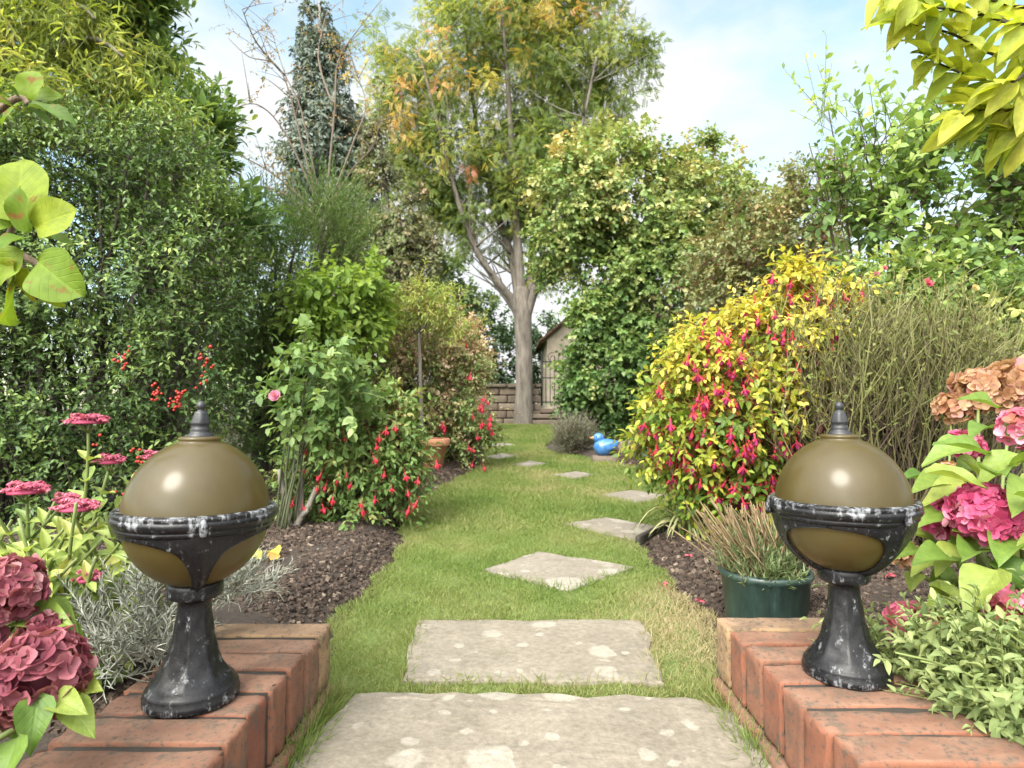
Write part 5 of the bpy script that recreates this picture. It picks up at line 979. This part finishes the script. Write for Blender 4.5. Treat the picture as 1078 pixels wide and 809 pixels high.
for (x, y, dd, dx, dz, ln, t_) in ((1025, 470, 1.30, -.95, -.25, .11, .75), (1045, 450, 1.32, -.9, -.1, .09, .5), (1000, 507, 1.25, -1, -.05, .10, .8), (1040, 480, 1.2, -.8, .3, .10, .55), (1050, 500, 1.15, -.5, .2, .10, .45), (1060, 490, 1.15, .6, .2, .10, .6), (1030, 515, 1.2, -.9, -.1, .12, .95), (1068, 520, 1.05, .3, -.3, .09, .5), (1060, 465, 1.25, .5, .5, .09, .6),
                              (1010, 575, 1.15, -.8, -.5, .08, .85), (1030, 580, 1.12, -.6, .1, .10, .45), (1045, 590, 1.08, .2, -.4, .10, .35), (1050, 600, 1.02, -.8, -.5, .11, .8), (985, 590, 1.2, -.9, -.2, .07, .9), (1000, 625, 1.14, -.8, -.1, .075, .9), (1015, 610, 1.12, .4, -.5, .08, .5), (1010, 640, 1.1, .2, -.2, .09, .35), (1035, 635, 1.08, .6, -.2, .09, .3),
                              (1070, 575, 1.05, .8, -.2, .11, .85), (1075, 600, 1.0, .9, -.2, .11, .6), (1050, 430, 1.4, -.8, .3, .09, .6), (1060, 560, 1.1, -.9, -.4, .10, .5), (1080, 480, 1.15, -.7, -.5, .11, .75), (1090, 510, 1.1, -.8, -.3, .11, .65), (985, 540, 1.3, -.8, -.2, .08, .7), (1020, 555, 1.2, -.5, -.6, .09, .6), (1100, 640, 1.05, -.6, .2, .11, .5), (1040, 655, 1.12, -.7, -.1, .09, .4), (990, 575, 1.25, -.6, .3, .08, .6), (965, 605, 1.3, -.7, -.3, .06, .8)):
    it.append((P(x, y, dd), (dx, -.35 + .25 * g.normal(), dz + .05), (g.normal(0, .25), -.45 + .2 * g.normal(), .9), ln * 1.0, .62, float(np.clip(t_ + g.normal(0, .08), .02, .98))))
for k in range(72):
    x, y = (g.uniform(965, 1110) if k < 34 else g.uniform(1090, 1230)), g.uniform(455, 650); dd = g.uniform(1.12, 1.4)
    it.append((P(x, y, dd), (g.choice((-1, -1, 1)) * g.uniform(.4, 1), g.normal(-.3, .3), g.normal(-.15, .25)), (g.normal(0, .3), -.45 + .2 * g.normal(), .9), g.uniform(.06, .10), g.uniform(.52, .68), float(np.clip(g.normal(.55, .22), .02, .98))))
big_leaf_plant(hr, M_hleaf, it)

# sedum with flat pink heads, left
M_sed = leaf_mat('sedum_leaf', [(0.10, 0.17, 0.05), (0.19, 0.27, 0.075), (0.29, 0.36, 0.10), (0.42, 0.40, 0.13)], .42, .35, .4, veins=True)
M_sedp = petal_mat('sedum_pink', [(0.42, 0.07, 0.14), (0.56, 0.14, 0.22), (0.66, 0.26, 0.34)], .25)
sbp = np.array((-.98, 1.22, .06)); sd = empty('pink_sedum', sbp, 'pale green sedum with flat pink flower heads left of the lamp', 'sedum')
SH = [(93, 437, 1.22, .037), (117, 480, 1.25, .027), (163, 476, 1.30, .024), (28, 509, 1.10, .037), (82, 527, 1.10, .036), (93, 603, 1.05, .020), (70, 521, 1.16, .022), (150, 512, 1.3, .02), (-40, 520, 1.1, .04)]
g = np.random.default_rng(16)
STAR = np.array([(0, 0, .5)] + [(math.cos(k * 1.2566), math.sin(k * 1.2566), 0) for k in range(5)] + [(math.cos((k + .5) * 1.2566) * .45, math.sin((k + .5) * 1.2566) * .45, .15) for k in range(5)]); SF = np.array([(0, 6 + k, 1 + (k + 1) % 5) for k in range(5)] + [(0, 1 + k, 6 + k) for k in range(5)])
lf = [[], [], [], [], []]; stem_b = MB()
def sedum_stem(base_, top_, n):
    mid = base_ * .45 + top_ * .55 + np.array((g.normal(0, .03), g.normal(0, .03), -.02)); p = bez(base_, mid, top_, 10); V, F = tube(p, np.linspace(.0042, .0026, 10), 6); stem_b.add(V, F)
    for k in range(n):
        s = .12 + .80 * k / n; q = np.array([np.interp(s * 9, np.arange(10), p[:, c_]) for c_ in range(3)]); td = nrm(np.array([np.interp(min(s + .06, 1) * 9, np.arange(10), p[:, c_]) for c_ in range(3)]) - q)
        az = k * 1.57 + g.normal(0, .3); r_ = nrm(np.cross(td, (0.2, .97, .1))); r2 = np.cross(td, r_)
        for sgn in (1, -1):
            D = (r_ * math.cos(az) + r2 * math.sin(az)) * sgn + td * (.55 + .25 * g.random()); ln = (.066 - .030 * s) * (.8 + .4 * g.random())
            lf[0].append(q); lf[1].append(D); lf[2].append(td * 1.2 + np.array((0, -.2, .4)) - D * .3 + g.normal(0, .15, 3)); lf[3].append(ln); lf[4].append(np.clip(.35 + .3 * s + g.normal(0, .18), .02, .98))
for (x, y, dd, r) in SH:
    c = P(x, y, dd); bb_ = sbp + (g.uniform(-.12, .14), g.normal(0, .08), 0); sedum_stem(bb_, c - (0, 0, .012), 9 if r > .022 else 6); b = MB(); n = int(520 * (r / .036) ** 2)
    for k in range(n):
        j = k % 15; rj = r * .84 * math.sqrt((j + .3) / 15); aj = j * 2.39996; rl = r * .30 * math.sqrt(g.random()); al_ = g.random() * 6.283
        pos = c + np.array(((rj * math.cos(aj) + rl * math.cos(al_)) * 1.12, (rj * math.sin(aj) + rl * math.sin(al_)) * .9, -.32 * rj ** 2 / r - .8 * rl ** 2 / r + .004 * math.sin(j * 5.1) + g.normal(0, .0011)))
        V = STAR * .0033 * (.8 + .5 * g.random()); al, be = g.normal(0, .5, 2); V = V + np.column_stack([V[:, 2] * al, V[:, 2] * be, V[:, 0] * -al + V[:, 1] * -be]); b.add(V + pos, [SF], float(np.clip(g.normal(.5, .25) + .1 * math.sin(j * 3.7), .02, .98)))
    V, F = lathe([(0, -.014), (r * .4, -.012), (r * .78, -.010 - .2 * r), (r * .74, -.006 - .2 * r), (r * .4, -.006 - .06 * r), (0, -.005)], 18, *c); b.add(V, F, .05)
    for k in range(7):
        a = k * .9; V, F = tube([c - (0, 0, .035), c + np.array((math.cos(a) * r * .7, math.sin(a) * r * .7, -.010 - .12 * r))], .0013, 4); stem_b.add(V, F)
    b.build('flower_head', M_sedp, sd)
for k in range(62):
    x = g.uniform(-20, 190); y = np.interp(x, [0, 90, 190], [520, 520, 575]) + g.uniform(0, 100); sedum_stem(sbp + (g.uniform(-.1, .25), g.uniform(-.12, .14), 0), P(x, y, 1.0 + .28 * g.random()), 9)
stem_b.build('stems', M_gstem, sd)
V, F, ti, uv = leaf_batch(np.array(lf[0]), np.array(lf[1]), np.array(lf[2]), np.array(lf[3]), np.array(lf[3]) * .42, np.array(lf[4]), LANCE); build('foliage', V, F, M_sed, sd, ti, uv)
# silver curry plant
M_silv = tint_mat('silver_needle', [(0.26, 0.27, 0.21), (0.40, 0.42, 0.35), (0.55, 0.56, 0.49)], .8, 60, .2, .1)
def silver(base_, ells, n, lab, seed, nm='silver_plant'):
    o = empty(nm, base_, lab, 'curry plant', 'silvery plants behind the left wall'); crown('foliage', o, M_silv, ells, n, .075, 14, .024, .075, DIAM, .9, -.1, -.3, jit=.6, clumps=max(10, n // 9), csig=.26, shell=.15, spread=.6, tb=.5, cvar=.18, seed=seed, stem_m=M_silv, stem_r=.0011)
silver((-.66, 1.0, .05), [E(150, 655, 26, 38, 1.04, .07), E(125, 665, 20, 30, 1.02, .06), E(170, 690, 20, 25, 1.02, .06), E(120, 695, 22, 14, .98, .05)], 120, 'bushy silver grey curry plant touching the foot of the left lamp', 141)
silver((-.55, 1.22, .05), [E(225, 635, 22, 22, 1.18, .06), E(250, 620, 18, 12, 1.2, .05)], 60, 'thin wisps of silver curry plant behind the left lamp stem', 142)
# sage green sprawling herb, right bottom
M_herb = leaf_mat('sage_green_leaf', [(0.10, 0.145, 0.055), (0.17, 0.225, 0.09), (0.25, 0.30, 0.13), (0.31, 0.35, 0.16)], .75, .35, veins=True)
hb = np.array((.86, .92, .06)); hh_ = empty('sage_herb', hb, 'sprawling pale sage green leafy herb at the bottom right corner', 'herb')
crown('foliage', hh_, M_herb, [E(990, 722, 40, 24, .98, .08), E(1040, 722, 45, 32, .93, .09), E(1065, 760, 40, 34, .87, .08), E(1105, 715, 45, 42, .95, .1), E(952, 702, 20, 14, 1.03, .05), E(1010, 748, 26, 18, .92, .05), (*E(1060, 690, 30, 16, .98, .06)[:6], .6)], 430, .10, 9, .021, .42, LANCE, .35, .1, .1, jit=.6, clumps=60, csig=.24, shell=.1, tb=.5, cvar=.16, seed=143, stem_m=M_gstem, stem_r=.0014, luv=True)
g = np.random.default_rng(17); b = MB()
for k in range(14):
    t_ = P(g.uniform(940, 1075), g.uniform(650, 770), g.uniform(.85, 1.0)); V, F = tube(bez(hb + (0, g.normal(0, .05), 0), (hb + t_) / 2 + (0, 0, .05), t_, 8), np.linspace(.0028, .0016, 8), 5); b.add(V, F)
b.build('stems', M_gstem, hh_)

# ---------------------------------------------------------------- near branches: rounded leaves top left, yellow leaves top right
M_round = leaf_mat('round_lime_leaf', [(0.04, 0.08, 0.02), (0.09, 0.16, 0.018), (0.15, 0.22, 0.018), (0.22, 0.26, 0.02)], .55, .4, .25, veins=True, blotch=(0.22, 0.12, 0.03))
base_ = np.array((-1.6, 1.1, .05)); mg = empty('round_leaved_shrub', base_, 'branch of big rounded lime leaves with brown blotches reaching in at the left edge', 'shrub')
b = MB(); dM = .98
for pts, r0 in (([(-560, 700), (-330, 420), (-120, 240), (5, 262), (55, 290)], .014), ([(-120, 240), (-40, 150), (15, 105), (30, 110)], .008), ([(5, 262), (15, 235), (25, 230)], .005), ([(20, 268), (30, 310)], .004)):
    p = smooth_poly([P(*q, dM + (.15 if q[0] < -200 else 0)) for q in pts], 5); V, F = tube(p, np.linspace(r0, .004, len(p)), 8); b.add(V, F)
b.build('branch', bark_mat('knobbly_bark', (.13, .09, .06), (.24, .18, .13), 60, 2), mg)
it = []
for (x, y, tx, ty, dd, w_, t_, ny, nz_) in ((22, 235, 12, 150, .95, .88, .75, -1, .3), (30, 245, 8, 190, .94, .7, .45, -.9, .2), (36, 240, 78, 215, .93, 1.0, .85, -1, .25), (30, 250, -10, 255, .95, .7, .35, -.8, .4), (40, 250, 82, 252, .96, .35, .3, -.5, .8), (25, 265, -20, 300, .94, .8, .7, -.9, .2), (40, 275, 80, 312, .93, .85, .5, -1, .2), (30, 282, 28, 325, .94, .7, .9, -1, .1), (45, 300, 66, 330, .92, .75, .78, -1, .1), (20, 290, -5, 340, .95, .7, .55, -.8, .3), (15, 275, 8, 305, .93, .6, .95, -1, 0),
                                     (28, 105, 36, 68, .98, 1.0, .6, -1, .2), (20, 105, 5, 80, .98, .5, .15, -.4, .8), (30, 112, 85, 122, .97, .36, .2, -.5, .7), (25, 112, 60, 130, .99, .35, .15, -.4, .8), (18, 115, -20, 95, .98, .6, .25, -.6, .6), (33, 105, 65, 96, 1.0, .6, .5, -1, .4), (20, 110, -10, 130, 1.0, .6, .45, -.8, .4), (10, 240, -40, 200, .95, .8, .5, -.9, .3), (10, 270, -50, 270, .97, .8, .6, -.9, .3)):
    a_ = P(x, y, dd); e_ = P(tx, ty, dd - .01 + .03 * g.normal()); ln = .86 * np.linalg.norm(e_ - a_); it.append((a_, e_ - a_, (g.normal(0, .15), ny, nz_), ln, w_, t_))
big_leaf_plant(mg, M_round, it, ROUND)
M_yell = leaf_mat('yellow_lime_leaf', [(0.10, 0.16, 0.025), (0.21, 0.28, 0.035), (0.34, 0.385, 0.05), (0.44, 0.44, 0.08)], .5, .5, .35, veins=True)
base_ = np.array((2.0, 1.3, .05)); yl_ = empty('yellow_leaved_tree', base_, 'overhanging branch of pointed yellow lime leaves in the top right corner', 'tree')
b = MB(); it = []; dY = 1.25; g = np.random.default_rng(18)
V, F = tube(smooth_poly([base_, (1.95, 1.3, .8), P(1420, 60, 1.3), P(1250, 10, 1.25), P(1120, 20, dY)], 5), np.linspace(.03, .009, 21), 8); b.add(V, F)
YB = [[(1120, 20), (1075, 26), (1030, 15), (985, 8), (940, 0)], [(1120, 20), (1060, 60), (1000, 35), (950, 25)], [(1115, 25), (1070, 85), (1020, 80), (975, 60)], [(1120, 40), (1075, 110), (1040, 115), (1010, 120)], [(1100, -10), (1040, -30), (980, -20), (940, -15)], [(1120, 40), (1090, 130), (1070, 140)], [(1120, 10), (1060, 5), (1010, -15)], [(1250, 10), (1205, 60), (1160, 120)], [(1330, 25), (1270, 90), (1220, 150)], [(1190, 12), (1160, 60), (1130, 90)], [(1260, 5), (1200, -40), (1140, -60)], [(1350, 30), (1300, 130), (1280, 190)]]
for br0 in YB:
    p = smooth_poly([P(*q, dY + g.normal(0, .05)) for q in br0], 5); V, F = tube(p, np.linspace(.005, .0015, len(p)), 6); b.add(V, F)
    for k in range(3, len(p)):
        for s in (1, -1):
            if g.random() < .06: continue
            td = nrm(p[min(k + 1, len(p) - 1)] - p[k - 1]); D = td * .85 + np.array((0, 0, s * .45 - .22)) + g.normal(0, .28, 3) ; ln = .080 * (.7 + .6 * g.random()); it.append((p[k], D, (g.normal(0, .35), -.5 + .3 * g.normal(), .75), ln, .46, float(np.clip(g.normal(.68, .18), .02, .98))))
b.build('branch', M_dtwig, yl_)
V, F, ti, uv = leaf_batch(np.array([q[0] for q in it]), np.array([q[1] for q in it]), np.array([q[2] for q in it]), np.array([q[3] for q in it]), np.array([q[3] * q[4] for q in it]), np.array([q[5] for q in it]), LANCE); build('leaves', V, F, M_yell, yl_, ti, uv)

# ---------------------------------------------------------------- grass blades, mulch, fallen bits
g = np.random.default_rng(19)
def lawn_points(n, y0, y1):
    y = g.uniform(y0, y1, n); x = g.uniform(-1.6, 2.2, n); keep = (x > xl(y) + wob(y, 0) - .015) & (x < xr(y) + wob(y, 3) + .015)
    for poly in flags + [second, near_slab]:
        c = np.mean(poly, 0); keep &= ~in_poly(x, y, [c + (np.array(q) - c) * .985 for q in poly])
    return x[keep], y[keep]
BLADE = T([(0, -.5, 0), (0, .5, 0), (.5, -.42, .06), (.5, .42, .06), (1, 0, -.10)], [[(0, 1, 3, 2)], [(2, 3, 4)]])
parts = []
dry = lambda x, y: np.clip(np.array([noise.fractal(Vector((a * 2.3, b_ * 1.6, 3.1)), 1, 2, 3) for a, b_ in zip(x, y)]) * .55 + .5, 0, 1)
for (y0, y1, n, h, w_) in ((.85, 1.7, 210000, .015, .0014), (1.7, 2.9, 190000, .017, .0019), (2.9, 5, 130000, .026, .0036), (5, 9, 110000, .03, .006), (9, 13, 60000, .035, .01)):
    x, y = lawn_points(n, y0, y1); parts.append((x, y, np.full(len(x), h), np.full(len(x), w_)))
def tuft(x, y, n, h, sx, sy): parts.append((g.normal(x, sx, n), g.normal(y, sy, n), np.full(n, h), np.full(n, .0017)))
for k in range(60):                                              # longer tufts along wall feet and slab joints
    tuft(-.352 + .01 * g.random(), g.uniform(.95, 1.25), 14, .05, .008, .02); tuft(.400 - .01 * g.random(), g.uniform(1.0, 1.27), 10, .045, .008, .02); tuft(g.uniform(-.33, .40), 1.252 + .008 * g.normal(), 14, .022, .03, .006)
for poly in flags + [second]:
    pq = np.array(poly)
    for a, c in zip(pq, np.roll(pq, -1, 0)):
        for k in range(26): q = a + (c - a) * g.random(); parts.append((g.normal(q[0], .008, 7), g.normal(q[1], .008, 7), np.full(7, .026 + .012 * g.random()), np.full(7, .002)))
x = np.concatenate([p[0] for p in parts]); y = np.concatenate([p[1] for p in parts]); h = np.concatenate([p[2] for p in parts]); w_ = np.concatenate([p[3] for p in parts]); n = len(x)
dr = dry(x, y); patch = np.exp(-(((x - .42) / .16) ** 2 + ((y - 1.75) / .35) ** 2)); dr = dr * .75 + patch * .5 + g.normal(0, .13, n)
D = np.column_stack([g.normal(0, .65, n), g.normal(0, .65, n), .55 + .6 * g.random(n)]); h = h * (.55 + .9 * g.random(n))
V, F, ti, _ = leaf_batch(np.column_stack([x, y, np.vectorize(gz)(y) - .002]), D, g.normal(0, 1, (n, 3)) + (0, 0, .4), h, w_, np.clip(dr, .01, .99), BLADE)
M_grass = leaf_mat('grass_blade', [(0.088, 0.142, 0.030), (0.13, 0.18, 0.045), (0.175, 0.205, 0.065), (0.25, 0.235, 0.11), (0.33, 0.27, 0.165)], .6, .35, .25)
tag(build('lawn_grass', V, F, M_grass, None, ti), kind='stuff', label='short green lawn grass with dry yellowish patches', cat='grass')
# mulch
n = 170000; x = np.concatenate([g.uniform(-2.2, .1, n // 2), g.uniform(.2, 2.2, n // 2)]); y = 1.0 + 5.2 * g.random(n) ** 1.7
keep = ((x < xl(y) - .01) | (x > xr(y) + .01)) & ~((np.abs(x + .475) < .13) & (y < 1.235)) & ~((np.abs(x - .526) < .13) & (y < 1.27)); x, y = x[keep], y[keep]; n = len(x)
z = np.array([bed_z(a, b_) for a, b_ in zip(x, y)]); Rm_ = g.normal(size=(n, 3)); sz = (.005 + .015 * g.random(n) ** 3) * (1 + .25 * np.clip(y - 1.6, 0, 3))
CHIP = T([(-.5, -.5, -.3), (.5, -.4, -.3), (.55, .5, -.2), (-.45, .45, -.3), (-.4, -.4, .3), (.4, -.5, .25), (.45, .35, .35), (-.5, .5, .2)], [[(3, 2, 1, 0), (4, 5, 6, 7), (0, 1, 5, 4), (1, 2, 6, 5), (2, 3, 7, 6), (3, 0, 4, 7)]])
V, F, ti, _ = leaf_batch(np.column_stack([x, y, z + .004]), Rm_ * (1, 1, .45), g.normal(0, .5, (n, 3)) + (0, 0, 1), sz, sz * (.4 + .5 * g.random(n)), np.clip(g.beta(1.6, 2.6, n) + (g.random(n) < .025) * .5, 0, 1), CHIP)
tag(build('bark_mulch', V, F, M_soilchip, None, ti, smooth=False), kind='stuff', label='dark brown bark mulch covering the beds', cat='mulch')
# fallen petals and leaves
M_fall = petal_mat('fallen_petal', [(0.5, 0.05, 0.10), (0.6, 0.12, 0.16)], .2)
for (x, y, lab) in ((698, 620, 'fallen red fuchsia petals lying on the dry grass edge'), (725, 597, 'fallen pink fuchsia flower on the dark soil, upper of three'), (735, 637, 'fallen pink fuchsia flower on the soil closest to the wall end'), (760, 620, 'fallen magenta flower on the soil by the green pot'), (920, 618, 'fallen red flower on the soil right of the right lamp stem'), (935, 628, 'fallen pink flower on the soil under the right hydrangea')):
    q = G(x, y); q[2] = max(bed_z(*q[:2]), gz(q[1])) + .014; b = MB()
    for k in range(5):
        V, F, _, _ = leaf_batch(q[None] + g.normal(0, .004, (1, 3)) * (1, 1, .3), g.normal(0, 1, (1, 3)) * (1, 1, .3), np.array([(g.normal(0, .3), g.normal(0, .3), 1.)]), .018, .009, np.array([.5]), LEAF); b.add(V, F, float(g.random()))
    tag(b.build('fallen_flower', M_fall), lab, 'fallen flower', 'fallen flowers on the ground')
M_fl = leaf_mat('fallen_leaf', [(0.16, 0.22, 0.04), (0.34, 0.32, 0.06), (0.36, 0.2, 0.06)], .6, .3, veins=True)
for (x, y, tx, ty, t_, lab) in ((292, 606, 262, 592, .5, 'yellow green fallen leaf on the mulch behind the left lamp'), (275, 612, 250, 610, .35, 'pale limp leaf lying nearer the wall behind the left lamp'), (284, 612, 300, 605, .9, 'brown curled leaf tip lying on the mulch by the yellow leaf')):
    a_ = G(x, y); e_ = G(tx, ty); a_[2] = bed_z(*a_[:2]) + .02; e_[2] = bed_z(*e_[:2]) + .05; V, F, ti, uv = leaf_batch(a_[None], (e_ - a_)[None], np.array([(.2, -.5, .9)]), .095 if t_ < .8 else .05, .05, np.array([t_]), OVATE); tag(build('fallen_leaf', V, F, M_fl, None, ti, uv), lab, 'fallen leaf', 'fallen leaves on the mulch')
